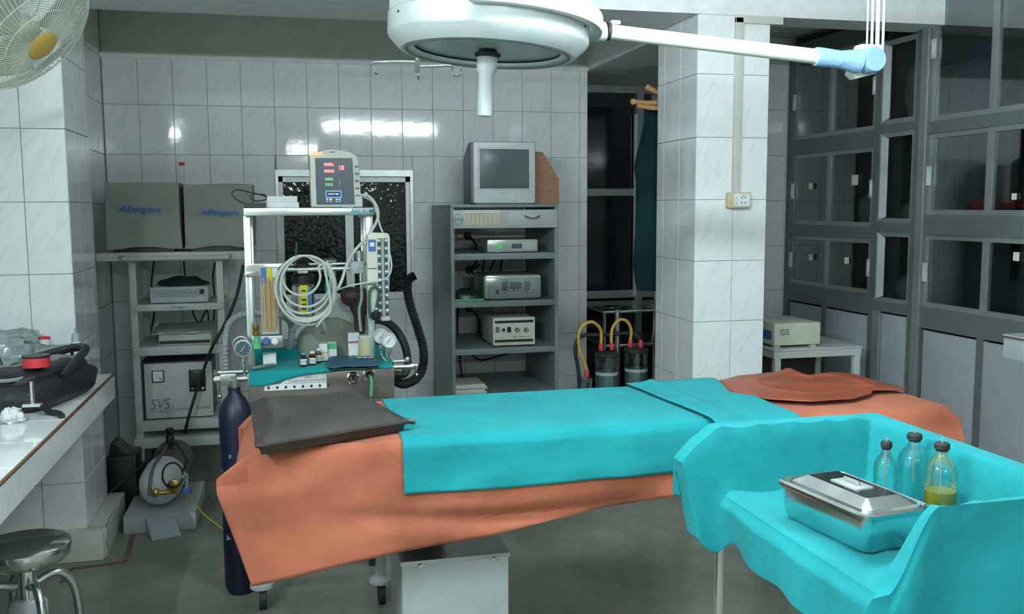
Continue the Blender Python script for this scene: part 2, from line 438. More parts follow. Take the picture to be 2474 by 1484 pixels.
def joints(a, b, ref, step):
    k = math.ceil((a-ref)/step+1e-6); r = [a]
    while ref+k*step < b-1e-4:
        if ref+k*step > a+1e-4: r.append(ref+k*step)
        k += 1
    return r+[b]
ZJ = joints(0.0, 2.41, 0.03, 0.30)

# ------------------------------------------------------------------ fluorescent tubes that light the room
def tube_light(x0, x1, y, z, top, label, ang=0.0, power=300.0):
    t = thing('tube_light', ((x0+x1)/2, y, z-0.03), label, 'light', 'fluorescent tube lights')
    R = Matrix.Translation(((x0+x1)/2, y, z)) @ Matrix.Rotation(ang, 4, 'Z'); h = (x1-x0)/2
    b = MB(); b.xf = R; b.box(-h-.03, h+.03, -.03, .03, .035, .085); b.build('housing', WHITE, t, bevel=.004)
    for s in (-1, 1):
        b = MB(); b.xf = R; b.box(s*h-.012, s*h+.012, -.018, .018, -.02, .036); b.build('lamp_holder', PAPER, t)
        if top: b = MB(); b.xf = R; b.cyl((s*h*.7, 0, .085), (s*h*.7, 0, top-z), .006, n=8); b.build('hanging_rod', CHROME, t)
    b = MB(); b.xf = R; b.cyl((-h+.01, 0, 0), (h-.01, 0, 0), .014, n=12); b.build('tube', mat('tube_glow', TUBE_COLOR, 0.5, emit=power*TUBE_STRENGTH, var=0.0), t)
    return t
tube_light(0.377, 1.657, 2.11, 2.35, 2.85, 'lit fluorescent tube hung in front of the surgical lamp', -0.333, 235)
tube_light(0.05, 1.45, -2.10, 2.35, 2.85, 'lit fluorescent tube hung at the rear of the room', -0.43, 215)
tube_light(-1.90, -0.70, 0.6, 2.42, 2.85, 'lit fluorescent tube hung beside the left wall', math.pi/2, 540)

# ------------------------------------------------------------------ the room
XR, YB, YREAR = 3.28, 6.17, -4.5
struct(B(-1.6, 4.0, YREAR-.1, 7.1, -.1, 0).build('floor', FLOOR))
struct(B(-1.6, 4.0, YREAR, 4.26, 2.85, 2.95).build('ceiling', CEIL))
struct(MB().box(-1.6, 2.317, 4.26, 4.75, 2.41, 2.95).box(2.317, 4.0, 4.26, 4.48, 2.41, 2.95).build('trim_1', CEIL, label='painted cross beam between the tiled columns'))
struct(B(2.01, 2.317, 4.75, 6.3, 2.41, 2.95).build('trim_2', CEIL, label='painted beam from column to back wall'))
struct(MB().box(-1.6, 2.01, 4.75, 6.27, 2.80, 2.95).box(2.317, 4.0, 4.48, 5.85, 2.60, 2.95).box(2.317, 2.9, 5.85, 7.05, 2.41, 2.6).box(2.01,2.317,6.3,7.05,2.41,2.6).build('ceiling_recess', PAINT, label='dim ceiling of the bays behind the cross beam'))
wx0, wx1, wz0, wz1 = -0.055, 0.815, 0.90, 1.72                # opening of the window behind the machine
wb = MB()
yb0, yb1 = YB+.006, YB+.14
wb.box(-1.2, wx0, yb0, yb1, 0, 2.41).box(wx1, 2.01, yb0, yb1, 0, 2.41).box(wx0, wx1, yb0, yb1, 0, wz0).box(wx0, wx1, yb0, yb1, wz1, 2.41)
wall_back = struct(wb.build('wall_back', GROUT, origin=(0, YB, 0)))
lay_tiles(wall_back, 'F', YB+.006, joints(-1.05, 2.01, -0.846, 0.20), ZJ, [(wx0, wx1, wz0, wz1)])
MB().box(-1.05, 2.01, YB+.02, YB+.14, 2.41, 2.80).build('upper_wall', PAINT, wall_back, label='plain painted wall above the tiles')
MB().box(-1.05, 2.01, YB-.012, YB+.02, 2.405, 2.43).build('ledge', CEIL, wall_back)
# left wall: step, tiled pillar, deep part beside the counter
struct(B(-1.75, -1.65, YREAR, 4.75, 0, 2.95).build('wall_left', PAINT))
wl = struct(B(-1.2, -1.056, 4.75, YB, 0, 2.95).build('wall_left_bay', GROUT))
lay_tiles(wl, 'R', -1.056, joints(4.75, YB, YB, 0.2), ZJ)
MB().box(-1.06, -1.05, 4.75, YB, 2.41, 2.80).build('upper_wall', PAINT, wl)
pl = struct(B(-1.6, -0.880, 4.266, 4.75, 0, 2.41).build('wall_left_pillar', GROUT, label='white tiled pillar standing at the end of the counter'))
lay_tiles(pl, 'F', 4.266, joints(-1.6, -0.874, -0.874-.17, 0.2), ZJ)
lay_tiles(pl, 'R', -0.880, joints(4.26, 4.75, 4.26, 0.2), ZJ)
struct(MB().box(-1.6, -0.80, 4.20, 4.26, 0.0, 0.13).box(-.874, -0.80, 4.26, 4.78, 0, 0.13).build('baseboard_left', PLANKPALE, bevel=.008))
# free-standing tiled column
cx0, cx1, cy0, cy1 = 1.938, 2.317, 4.26, 4.754
cl = struct(B(cx0+.006, cx1-.006, cy0+.006, cy1, 0, 2.41).build('wall_column', GROUT, label='white tiled square column right of the equipment rack'))
lay_tiles(cl, 'F', cy0+.006, [cx0, cx0+.2, cx1], ZJ)
lay_tiles(cl, 'L', cx0+.006, joints(cy0, cy1, cy0+.2, .2), ZJ)
# niche with the dark window, and the shaded return wall
struct(B(2.01-.10, 2.01, YB+.14, 7.0, 0, 2.41).build('wall_niche', PAINT))
wr = struct(B(2.78, 3.75, 5.756, 5.86, 0, 2.60).build('wall_back_right', GROUT))
lay_tiles(wr, 'F', 5.756, joints(2.78, 3.32, 2.86, .2), joints(0, 2.60, .03, .3))
struct(B(2.80, 2.9, 5.86, 7.0, 0, 2.41).build('wall_niche_right', PAINT))
struct(B(3.75, 3.85, YREAR, 5.86, 0, 2.95).build('wall_right', PAINT))
struct(B(-1.7, 3.85, YREAR-.1, YREAR, 0, 2.95).build('wall_rear', PAINT))
# windows
w1 = struct(thing('window_1', ((wx0+wx1)/2, YB+.05, wz0), 'aluminium window with hammered dark glass behind the anaesthesia machine', 'window'))
del w1['category']
fy0, fy1 = YB+.02, YB+.06
MB().box(wx0, wx0+.045, fy0, fy1, wz0, wz1-.02).build('frame_side', ALUW, w1); MB().box(wx1-.045, wx1, fy0, fy1, wz0, wz1-.02).build('frame_side', ALUW, w1)
MB().box(wx0, wx1, fy0, fy1, wz1-.055, wz1-.02).build('frame_top', ALUW, w1); MB().box(wx0, wx1, fy0, fy1, wz0, wz0+.045).build('frame_bottom', ALUW, w1)
mx = AY(846, 610, YB).x
MB().box(mx-.026, mx+.026, fy0-.012, fy1, wz0+.02, wz1-.05).build('mullion', ALUW, w1)
MB().box(wx0, wx1, YB-.012, YB+.02, wz1-.02, wz1+.02).build('head_rail', BRUSH, w1)
MB().box(wx0, wx0+.018, YB-.01, YB+.02, wz0, wz1).build('reveal', BRUSH, w1); MB().box(wx1-.018, wx1, YB-.01, YB+.02, wz0, wz1).build('reveal', BRUSH, w1)
MB().box(wx0+.04, mx, fy0+.02, fy0+.026, wz0+.03, wz1-.04).build('pane', HAMMER, w1)
MB().box(mx, wx1-.04, fy0+.02, fy0+.026, wz0+.03, wz1-.04).build('pane', HAMMER, w1)
NY = 6.88
w2 = struct(thing('window_2', (2.4, NY, 0), 'tall dark window in the niche left of the tiled column', 'window')); del w2['category']
def nb(x0, x1, y0, y1): return rect(NY, x0, x1, y0, y1)
a0, a1, b0, b1 = nb(1415, 1700, 186, 226)
MB().box(2.01, 2.8, NY, NY+.05, b0, b1).build('head_frame', ALU, w2)
MB().box(2.01, 2.8, NY+.01, NY+.05, b1+.012, 2.41).build('head_panel', ALU, w2)
zs = []
for (q0, q1) in ((456, 473), (700, 718)):
    _, _, b0, b1 = nb(1415, 1700, q0, q1); MB().box(2.01, 2.8, NY, NY+.05, b0, b1).build('rail', ALU, w2); zs.append((b0, b1))
for (q0, q1, nm) in ((1536, 1552, 'mullion'), (1640, 1652, 'mullion')):
    a0, a1, _, _ = nb(q0, q1, 200, 700); MB().box(a0, a1, NY-.015, NY+.04, 0.3, 2.38).build(nm, ALU, w2)
a0, a1, _, _ = nb(1530, 1537, 200, 700); MB().box(a0, a1, NY-.02, NY, .8, 2.2).build('latch_stile', ALUW, w2)
for (p0, p1) in ((zs[0][1], 2.25), (zs[1][1], zs[0][0]), (0.0, zs[1][0])):
    for (u0, u1) in ((2.01, AY(1540, 450, NY).x), (AY(1548, 450, NY).x, 2.8)):
        MB().box(u0, u1, NY+.02, NY+.026, p0, p1).build('pane', NIGHT, w2)
# painted line on the floor
def fl(p): q = AZ(p[0], p[1], 0); return (q.x, q.y)
ln = [fl((150, 1408)), (fl((170, 1375))), fl((305, 1358)), fl((322, 1290))]
mb = MB()
for (p, q) in zip(ln, ln[1:]):
    d = Vector((q[0]-p[0], q[1]-p[1])).normalized(); w = Vector((-d.y, d.x))*.012
    mb.add([(p[0]+w.x, p[1]+w.y, .002), (p[0]-w.x, p[1]-w.y, .002), (q[0]-w.x, q[1]-w.y, .002), (q[0]+w.x, q[1]+w.y, .002)], [(0, 1, 2, 3)])
struct(mb.build('trim_3', FLOORLINE, label='worn orange line painted on the floor'))

# ------------------------------------------------------------------ counter on the left
CT = 0.80
ct = thing('counter', (-1.16, 2.3, 0), 'white tiled counter running along the left wall to the pillar', 'counter')
MB().box(-1.6, -.737, .35, 4.255, CT-.10, CT-.006).build('slab', WHITE, ct)
MB().box(-.739, -.7295, .35, 4.255, CT-.006, CT+.0005).build('edge_trim', BRNEDGE, ct)
MB().box(-.737, -.731, .35, 4.255, CT-.10, CT-.006).build('fascia', TILE, ct)
lay_tiles(ct, 'T', CT-.006, joints(-1.6, -.739, -.739, .3), joints(.35, 4.255, 4.255, .3))
MB().box(-1.55, -1.1, .5, .6, 0, CT-.1).build('support', WHITE, ct); MB().box(-1.55, -1.1, 2.3, 2.4, 0, CT-.1).build('support', WHITE, ct)
rs = AX(2425, 807, 2.95)
sc = thing('wall_counter', (3.1, rs.y-.5, 0), 'white slab of a counter jutting in at the right edge before the cabinets', 'counter')
MB().box(2.95, 3.262, rs.y-1.0, rs.y, rs.z-.10, rs.z-.008).build('slab', WHITE, sc, bevel=.003)
MB().box(2.945, 3.262, rs.y-1.0, rs.y, rs.z-.008, rs.z).build('top', WHITE, sc)
MB().box(2.942, 2.95, rs.y-1.0, rs.y+.002, rs.z-.012, rs.z-.006).build('edge_trim', BRNEDGE, sc)
MB().box(3.05, 3.20, rs.y-.9, rs.y-.7, 0, rs.z-.1).build('support', WHITE, sc)

# ------------------------------------------------------------------ wall cabinets on the right
def cabinet(ya, yb, rows, panels, mull, label, ztop, hs, stile=.05, white=False):
    """ya near end, yb far end (Y); front faces -X at XR"""
    t = thing('wall_cabinet', ((XR+.22), (ya+yb)/2, 0), label, 'cabinet', 'built-in wall cabinets')
    X1 = XR+.40
    MB().box(X1-.02, X1, ya, yb, 0, ztop).build('back_panel', DARKIN, t)
    MB().box(XR, X1, yb-.012, yb, 0, ztop).build('side_panel', DARKIN, t); MB().box(XR, X1, ya, ya+.012, 0, ztop).build('side_panel', DARKIN, t)
    MB().box(XR, X1-.02, ya, yb, ztop-.02, ztop).build('top_panel', DARKIN, t)
    # face frame
    MB().box(XR-.012, XR+.03, yb-stile, yb, 0, ztop).build('stile', ALU if white else ALUD, t)
    MB().box(XR-.012, XR+.03, ya, ya+stile*.6, 0, ztop).build('stile', ALUD, t)
    zr = [(r[0], r[1]) for r in rows]
    edges = [zr[0][0]]+[]
    last = ztop
    for (z0, z1) in zr:
        if last-z1 > .005: MB().box(XR-.010, XR+.03, ya+stile*.6, yb-stile, z1, last).build('rail', ALUD, t)
        last = z0
    MB().box(XR-.010, XR+.03, ya+stile*.6, yb-stile, panels, last).build('rail', ALUD, t)
    ia, ib = ya+stile*.6, yb-stile
    for (z0, z1) in zr:
        MB().box(XR+.03, X1-.02, ia, ib, z0-.02, z0).build('shelf', DARKIN, t)
        cuts = [ia]+mull+[ib]
        for k in range(len(cuts)-1):
            p, q = cuts[k], cuts[k+1]; dx = .008*(k % 2); f = .026
            d = MB().box(XR-.004+dx, XR+.010+dx, p-.008, p+f, z0, z1).box(XR-.004+dx, XR+.010+dx, q-f, q+.008, z0, z1)
            d.box(XR-.004+dx, XR+.010+dx, p+f, q-f, z0, z0+f).box(XR-.004+dx, XR+.010+dx, p+f, q-f, z1-f, z1)
            d = d.build('door', ALU, t)
            MB().box(XR+.002+dx, XR+.006+dx, p+f, q-f, z0+f, z1-f).build('pane', SMOKE, d)
            if k in hs:
                hy = q-.012 if k == len(cuts)-2 else p+.012
                zc = z0+(z1-z0)*.48
                MB().box(XR-.016+dx, XR-.004+dx, hy-.012, hy+.012, zc-.05, zc+.05).box(XR-.020+dx, XR-.016+dx, hy-.005, hy+.005, zc-.03, zc+.03).build('handle', ALUW, d)
    # lower doors
    cuts = [ia]+mull+[ib]
    for k in range(len(cuts)-1):
        MB().box(XR-.002, XR+.012, cuts[k]+.022, cuts[k+1]-.022, .06, panels-.012).build('lower_panel', PALEGREY, t, bevel=.002)
    for q in mull: MB().box(XR-.008, XR+.02, q-.022, q+.022, 0, panels).build('lower_stile', ALUD, t)
    MB().box(XR-.004, XR+.02, ia, ib, 0, .06).build('plinth', ALUD, t)
    return t
cabL = cabinet(4.76, 5.745, [(1.925, 2.44), (1.375, 1.83), (0.985, 1.305)], .87, [5.26], 'glazed cabinet in the shaded far corner behind the small grey table', 2.54, (0, 1))
cabM = cabinet(4.405, 4.757, [(1.945, 2.40), (1.40, 1.90), (0.955, 1.35)], .90, [], 'narrow glazed cabinet with bright vertical strip, between the two wider ones', 2.405, (), white=False)
for (z0_, z1_) in ((.955, 1.35), (1.40, 1.90), (1.945, 2.40)):
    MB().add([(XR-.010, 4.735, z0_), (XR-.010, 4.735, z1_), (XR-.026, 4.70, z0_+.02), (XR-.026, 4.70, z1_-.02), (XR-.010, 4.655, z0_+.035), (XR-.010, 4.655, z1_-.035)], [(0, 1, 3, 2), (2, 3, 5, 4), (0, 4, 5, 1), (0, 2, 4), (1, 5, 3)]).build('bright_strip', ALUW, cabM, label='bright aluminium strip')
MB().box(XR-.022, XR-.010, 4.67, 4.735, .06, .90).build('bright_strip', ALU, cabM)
cabR = cabinet(3.30, 4.402, [(1.93, 2.70), (1.447, 1.868), (0.962, 1.345)], .85, [3.885], 'widest glazed cabinet, nearest the camera at the right edge', 2.84, (0, 1), stile=.07)
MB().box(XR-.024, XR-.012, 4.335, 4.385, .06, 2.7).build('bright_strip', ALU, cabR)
# paper stickers on panes and things inside
for (c, px, py, w, h) in ((cabL, 1960, 455-5, .022, .02), (cabL, 2067, 435, .03, .03), (cabL, 1960, 622, .02, .02), (cabL, 2047, 630, .022, .02), (cabR, 2457, 620, .018, .02), (cabR, 2452, 475, .015, .015)):
    p = AX(px, py, XR+.0); MB().box(XR-.0055, XR-.005+.002, p.y-w, p.y+w, p.z-h, p.z+h).build('sticker', CREAM, c)
def soft(name, yc, py, X, rx, ry, rz, m, label, cat, floor_z):
    p = Vector((X, yc, 0))
    o = MB().ball((X, p.y, floor_z+rz*.92), rx, ry, rz, 18, 12, lambda d: 1+.22*fbm(d.x, d.y, d.z, 1.9)+.08*fbm(d.x, d.y, d.z, 5)).build(name, m)
    return tag(o, label, cat)
soft('plastic_sack', 4.585, 250, XR+.15, .09, .115, .20, SACK, 'crumpled pale sack behind the upper pane of the narrow cabinet', 'sack', 1.945)
soft('cotton_bundle', 4.585, 690, XR+.14, .09, .11, .09, SACK, 'white cotton bundle low behind the narrow cabinet pane', 'bundle', .955)
soft('cotton_bundle', 4.59, 500, XR+.14, .08, .08, .07, SACK, 'beige bundle behind the middle pane of the narrow cabinet', 'bundle', 1.40)
soft('blue_bundle', 4.16, 130, XR+.16, .10, .13, .20, BLUEBOX, 'dark blue bundle behind the top pane of the widest cabinet', 'bundle', 1.93)
soft('red_bundle', 4.05, 500, XR+.18, .10, .14, .05, RED, 'low red bundle behind the middle pane of the widest cabinet', 'bundle', 1.447)
soft('cotton_bundle', 5.03, 480, XR+.16, .08, .09, .11, CREAM, 'brownish bundle behind the sticker of the far corner cabinet', 'bundle', 1.375)
# unlit batten under the far ceiling edge
p = AY(1960, 75, 5.6)
tl = thing('tube_light', (p.x, 5.62, p.z), 'unlit pale tube batten high above the far corner cabinet', 'light')
MB().box(AY(1868, 72, 5.6).x, AY(2060, 78, 5.6).x, 5.58, 5.66, p.z-.02, p.z+.025).build('housing', PLANKPALE, tl, bevel=.006)
MB().box(AY(1868, 72, 5.6).x+.3, AY(1868, 72, 5.6).x+.34, 5.60, 5.756, p.z-.005, p.z+.02).build('bracket', PLANKPALE, tl)

# ------------------------------------------------------------------ operating table
BX0, BX1, BYN, BYF, BZ = -0.105, 2.06, 2.60, 3.14, 0.85
ot = thing('operating_table', (0.5, 2.87, 0), 'long operating table on a white box pedestal, draped in orange and teal', 'table')
MB().box(BX0+.02, BX1-.03, BYN+.02, BYF-.02, BZ-.075, BZ-.012).build('mattress', LEATHER, ot, bevel=.012)
MB().box(BX0+.04, BX1-.05, BYN+.03, BYF-.03, BZ-.115, BZ-.075).build('bed_frame', STEEL, ot)
px0, px1, pz = 0.305, 0.631, 0.453
MB().box(px0, px1, 2.70, 3.02, 0.0, pz-.012).build('pedestal_box', WHITE, ot, bevel=.004)
MB().box(px0-.004, px1+.004, 2.695, 3.025, pz-.012, pz).build('pedestal_cap', BRUSH, ot)
MB().box(px0+.02, px0+.16, 2.90, 3.0, pz, BZ-.115).build('lift_column', RUBBLACK, ot)
for (sx, sy) in ((1015, 1366), (1193, 1350)):
    q = AY(sx, sy, 2.70); MB().lathe((q.x, 2.698, q.z), [(.0075, 0), (.0075, .003), (.004, .006)], (0, -1, 0), 12).build('screw', CHROME, ot)
MB().box(px0-.02, px0+.02, 2.9, 3.0, 0, .03).build('base_foot', RUBBLACK, ot); MB().box(px1-.02, px1+.03, 2.9, 3.0, 0, .03).build('base_foot', RUBBLACK, ot)

def sstep(t): t = min(1, max(0, t)); return t*t*(3-2*t)
def hem_table(pts, Y): return [((lambda p: (p.x, p.z))(AY(x, y, Y))) for x, y in pts]
hem = hem_table([(625, 1410), (965, 1335), (1200, 1290), (1450, 1235), (1660, 1195)], 2.57)
hem = [(-.105, .475)]+hem[1:]+[(1.5, .675), (1.9, .70), (2.1, .72)]
def drape(x0, x1, yn, yf, z, left, right, hemz, far, lift=0.0, nu=150, nv=90, amp=.012, flare=True, seed=0.0, curl=0.0):
    """cloth over the table: s runs along X, t across; overhang on the near, left, right and far sides"""
    def fn(u, v):
        s = x0-left+(x1-x0+left+right)*u
        x = min(max(s, x0), x1); dx = x0-s if s < x0 else 0.0; dr = s-x1 if s > x1 else 0.0
        hz = interp(hemz, x); near = z-hz
        tot = near+(yf-yn)+far
        t = v*tot
        if t < near: dy = near-t; y = yn; df = 0
        elif t < near+(yf-yn): dy = 0; y = yn+(t-near); df = 0
        else: dy = 0; y = yf; df = t-near-(yf-yn)
        k = dy/max(near, .01)
        w = fbm(x*1.9+.3, dy*4.2, 3.1)*1.0+fbm(x*4.3, dy*8+x*2, 7.7)*.5
        X, Y, Z = x, y, z+lift
        rr = .018
        if dy > 0:
            Y = yn-rr*min(1, dy/.03)-amp*2.2*((w+.35)*(1-.8*sstep((dy-.19)/.12))+.3*sstep((dy-.19)/.12))*min(1, dy/.12)-.03*dy
            g = math.exp(-((x-.62)/.34)**2); dv = .215+.03*math.sin((x-.2)*3.2)
            Y += g*(.024*math.exp(-((dy-dv)/.022)**2)-.008*math.exp(-((dy-dv-.05)/.022)**2))
            Z = z+lift-max(0, dy-.006)
            if dx > 0: X = x0-dx*(1-.85*max(0, k-.28)/.72); Z -= 0
            if dx > 0 and dy < .10: Z = z+lift-max(dx*.75, dy); Y = yn-.02-.25*dx*min(1, dy/.05)
            if dr > 0: X = x1+min(dr, .05)+.25*dr*(1-k); Z = z+lift-max(dr*.9, dy)
        elif df > 0:
            Y = yf+rr*min(1, df/.03)+.01*w; Z = z+lift-max(0, df-.006)
            if dx > 0: X = x0-dx*.7; Z = z+lift-max(dx*.7, df)
            if dr > 0: X = x1+min(dr, .04); Z = z+lift-max(dr*.9, df)
        else:
            Z += .004*fbm(x*3+seed, y*4, 1.0)-.004*max(0, 1-(y-yn)/.03)
            if dx > 0: X = x0-dx*.55; Z = z+lift-dx*.75
            if dr > 0: X = x1+min(dr, .035)+.04*min(dr/.1, 1)*fbm(y*9, dr*3, 2); Z = z+lift-max(0, dr-.02)
        return (X, Y, Z)
    return MB().grid(fn, nu, nv)
sheet = drape(BX0, BX1, BYN, BYF, BZ, .095, .17, hem, .16, amp=.022).build('rubber_drape', ORANGE, thick=.003)
tag(sheet, 'orange rubberised sheet covering the whole operating table and hanging low in front', 'drape')
th = hem_table([(960, 1203), (1250, 1187), (1450, 1165), (1645, 1152)], 2.55)
th = [(.28, .690)]+th[1:]+[(1.55, .69)]
tl0 = AZ(955, 1040, BZ).x
tsh = drape(.300, 1.47, BYN-.009, BYF+.004, BZ, 0, 0, th, .02, lift=.006, nu=120, nv=90, amp=.022, seed=5.0).build('teal_sheet', TEAL, thick=.002)
tag(tsh, 'plain teal cotton sheet laid across the middle of the orange drape', 'sheet')
q00, q01 = AZ(1690, 1002, BZ+.01), AZ(1512, 930, BZ+.01); q10, q11 = AZ(1912, 1000, BZ+.01), AZ(1722, 917, BZ+.01)
def f2(u, v):
    k = max(0, (v-.16)/.84)
    a = q00.lerp(q01, k); b = q10.lerp(q11, k); p = a.lerp(b, u)
    w = fbm(u*3, v*3, 4)*.006
    z = BZ+.017+w+.006*math.exp(-((u-.28)/.06)**2)*(.4+k)
    if v < .16:
        d = (.16-v)/.16; p.y = min(p.y, BYN-.02)-.065*min(1, d/.15)-.010*fbm(u*7, d*2, 2); z -= d*(.10+.035*fbm(u*4, 1, 9))-.005
        p.x += .02*d
    elif v < .22: p.y = p.y+(BYN-.025-p.y)*(.22-v)/.06
    return (p.x, p.y, z)
fs2 = MB().grid(f2, 60, 60).build('folded_teal_cloth', TEAL, thick=.003)
tag(fs2, 'smaller teal cloth folded over the right end of the teal sheet', 'cloth')
# dark brown rubber sheet at the foot end
ol = [(1735, 925), (1765, 950), (1850, 968), (1960, 975), (2060, 968), (2105, 955), (2110, 948), (2195, 946), (2130, 928), (2065, 908), (2010, 903), (1955, 911), (1905, 903), (1850, 905), (1780, 913)]
op = [AZ(x, y, BZ+.01) for x, y in ol]; oc = sum(op, Vector())/len(op)
def fo(u, v):
    a = u*len(op); i = int(a) % len(op); t = a-int(a)
    e = op[i].lerp(op[(i+1) % len(op)], t); p = oc.lerp(e, max(v, .02))
    z = BZ+.014+.008*(1-v)+.010*max(0, fbm(p.x*9, p.y*9, 2))*min(1, (1-v)*5+.25)
    z += .016*math.exp(-((p.x-op[12].x)/.035)**2-((p.y-op[12].y)/.05)**2)
    z += .006*math.exp(-((v-.62)/.05)**2)
    return (p.x, p.y, z)
rb = MB().grid(fo, 90, 26).build('rubber_sheet', RUBBER, thick=.003)
tag(rb, 'dark red-brown rubber sheet lying crumpled on the foot end of the table', 'sheet')
# leather pillow
pc = [AZ(607, 962, BZ+.05), AZ(872, 945, BZ+.05), AZ(985, 1022, BZ+.03), AZ(622, 1082, BZ+.03)]
pm = MB()
def pil(top):
    def fn(u, v):
        a = pc[3].lerp(pc[2], u); b = pc[0].lerp(pc[1], u); p = a.lerp(b, v)
        e = min(u, 1-u, v, 1-v); k = 1-(1-min(1, e/.22))**2.2
        zz = BZ+.034
        n = fbm(u*3, v*3, 5)*.006*k
        return (p.x, p.y, zz+(.034*k+n if top else -.030*min(1, e/.025)))
    return fn
pm.grid(pil(True), 40, 30).grid(pil(False), 40, 30)
pil_o = thing('pillow', tuple((pc[0]+pc[2])/2-Vector((0, 0, .03))), 'flat dark leather pillow lying at the head end of the orange drape', 'pillow')
pm.build('cushion', LEATHER, pil_o)
edge = [pc[3].lerp(pc[2], k/12) for k in range(13)]+[pc[2].lerp(pc[1], k/8) for k in range(1, 9)]+[pc[1].lerp(pc[0], k/8) for k in range(1, 9)]+[pc[0].lerp(pc[3], k/8) for k in range(1, 8)]
MB().tube([(p.x, p.y, BZ+.034) for p in edge], .005, 6, 2, closed=True).build('piping', LEATHER, pil_o)
tip = pc[2]; MB().tube([(tip.x-.02, tip.y+.008, BZ+.03), (tip.x+.005, tip.y+.004, BZ+.034), (tip.x+.022, tip.y+.004, BZ+.03)], .009, 6, 3).build('corner_tab', LEATHER, pil_o)

# ------------------------------------------------------------------ surgical lamp
LC = Vector((AY(1178, 125, 2.85).x, 2.85, 1.962))
lamp = thing('surgical_lamp', tuple(LC), 'large white dome surgical lamp with yoke and a handle, hung over the table', 'lamp')
LX = Matrix.Translation(LC) @ Matrix.Rotation(math.radians(3.6), 4, 'Y')
def lm(): m = MB(); m.xf = LX; return m
lm().lathe((0, 0, 0), [(.222, .010), (.225, .002), (.262, -.003), (.272, .004), (.300, .032), (.304, .040), (.304, .095)], n=72, caps=False).build('rim', LAMPW, lamp)
lm().lathe((0, 0, 0), [(.304, .0955), (.301, .098), (.300, .20), (.285, .235), (.22, .265), (.10, .275)], n=72).build('housing', LAMPW, lamp)
lm().lathe((0, 0, 0), [(.226, .016), (.16, .014), (.08, .012)], n=60).build('diffuser', mat('lamp_glass', (0.42, 0.47, 0.45), 0.18, spec=.6), lamp)
lm().lathe((0, 0, 0), [(.240, -.0045), (.243, -.006), (.247, -.006), (.250, -.0045)], n=60, caps=False).build('seal_ring', BRUSH, lamp)
lm().lathe((0, 0, 0), [(.026, .012), (.030, .004), (.040, 0), (.040, -.008), (.032, -.012)], n=28).build('collar', RUBBLACK, lamp)
lm().lathe((0, 0, 0), [(.031, -.010), (.031, -.050), (.026, -.058), (.0235, -.062), (.0225, -.185), (.020, -.188)], n=28).build('handle', LAMPW, lamp)
def arc(a0, a1, r, z0, z1, w, h, n=40):
    m = lm(); vs = []; fs = []
    for i in range(n+1):
        t = i/n; a = math.radians(a0+(a1-a0)*t); z = z0+(z1-z0)*t**1.3
        hh = h*(1-.35*t)
        for (dr, dz) in ((-w/2, -hh/2), (w/2, -hh/2), (w/2, hh/2), (-w/2, hh/2)): vs.append(((r+dr)*math.cos(a), (r+dr)*math.sin(a), z+dz))
    for i in range(n):
        for k in range(4): q = (k+1) % 4; fs.append((i*4+k, i*4+q, (i+1)*4+q, (i+1)*4+k))
    fs += [(3, 2, 1, 0), tuple(n*4+k for k in range(4))]
    return m.add(vs, fs)
arc(-112, -3, .328, .112, .092, .030, .068).build('yoke_arm', LAMPW, lamp, bevel=.008)
arc(108, 3, .328, .112, .088, .030, .060).build('yoke_arm', LAMPW, lamp, bevel=.008)
for a in (-112, -140): 
    c = Vector((.318*math.cos(math.radians(a)), .318*math.sin(math.radians(a)), .112 if a == -112 else .135)); d = Vector((math.cos(math.radians(a)), math.sin(math.radians(a)), 0))
    lm().lathe(c-d*.02, [(.024, 0), (.024, .020), (.018, .026), (.010, .040), (.006, .043)], d, 20).build('pivot_knob', CHROME if a == -112 else STEEL, lamp)
for (a, zz) in ((-160, .075), (-35, .075)):
    d = Vector((math.cos(math.radians(a)), math.sin(math.radians(a)), 0)); lm().lathe(d*.302+Vector((0, 0, zz)), [(.004, 0), (.004, .004)], d, 8).build('screw', BLACK, lamp)
a0_, a1_ = AY(1468, 76, 2.85), AY(1974, 137, 2.85)
j0 = LX @ Vector((.318, 0, .094))
MB().lathe(j0, [(.018, 0), (.028, .012), (.030, .05)], (a0_-j0), 24).build('yoke_joint', LAMPW, lamp)
d = (a1_-a0_).normalized()
MB().lathe(a0_-d*.004, [(.0285, 0), (.0285, .010)], d, 24).build('joint_ring', RUBBLACK, lamp)
MB().cyl(a0_, a1_, .0225, .0245, 24).build('arm', mat('arm_ivory', (0.66, 0.71, 0.64), 0.35), lamp)
MB().box(a0_.x+.01, a0_.x+.04, 2.84, 2.86, a0_.z+.022, a0_.z+.034).build('arm_clip', LAMPW, lamp, bevel=.004)
k = AY(2100, 147, 2.85)
sl = MB().lathe(a1_-d*.006, [(.030, 0), (.031, .01), (.029, .09), (.036, .13), (.040, .16)], d, 24).build('joint_sleeve', BLUEPL, lamp, label='blue taped sleeve')
MB().lathe((k.x, 2.888, k.z), [(.036, 0), (.042, .010), (.043, .065), (.038, .075)], (0, -1, 0), 32).build('joint_disc', BLUEPL, lamp)
MB().prism([(k.x-.02, k.z+.058), (k.x+.056, k.z+.058), (k.x+.060, k.z+.010), (k.x+.035, k.z-.040), (k.x-.035, k.z-.058), (k.x-.055, k.z-.040), (k.x-.04, k.z)], 2.862, 2.91).build('joint_wrap', PALEWRAP, lamp, bevel=.006)
for i, px in enumerate((2097, 2111, 2122, 2138)):  # thin white rods stand in for highlight lines along one chrome pipe
    q = AY(px, 100, 2.88); MB().cyl((q.x, 2.885+.006*(i % 2), k.z+.03), (q.x-.004, 2.885+.006*(i % 2), 2.84), (.0035, .005, .007, .005)[i], n=10).build('drop_rod', LAMPW, lamp)
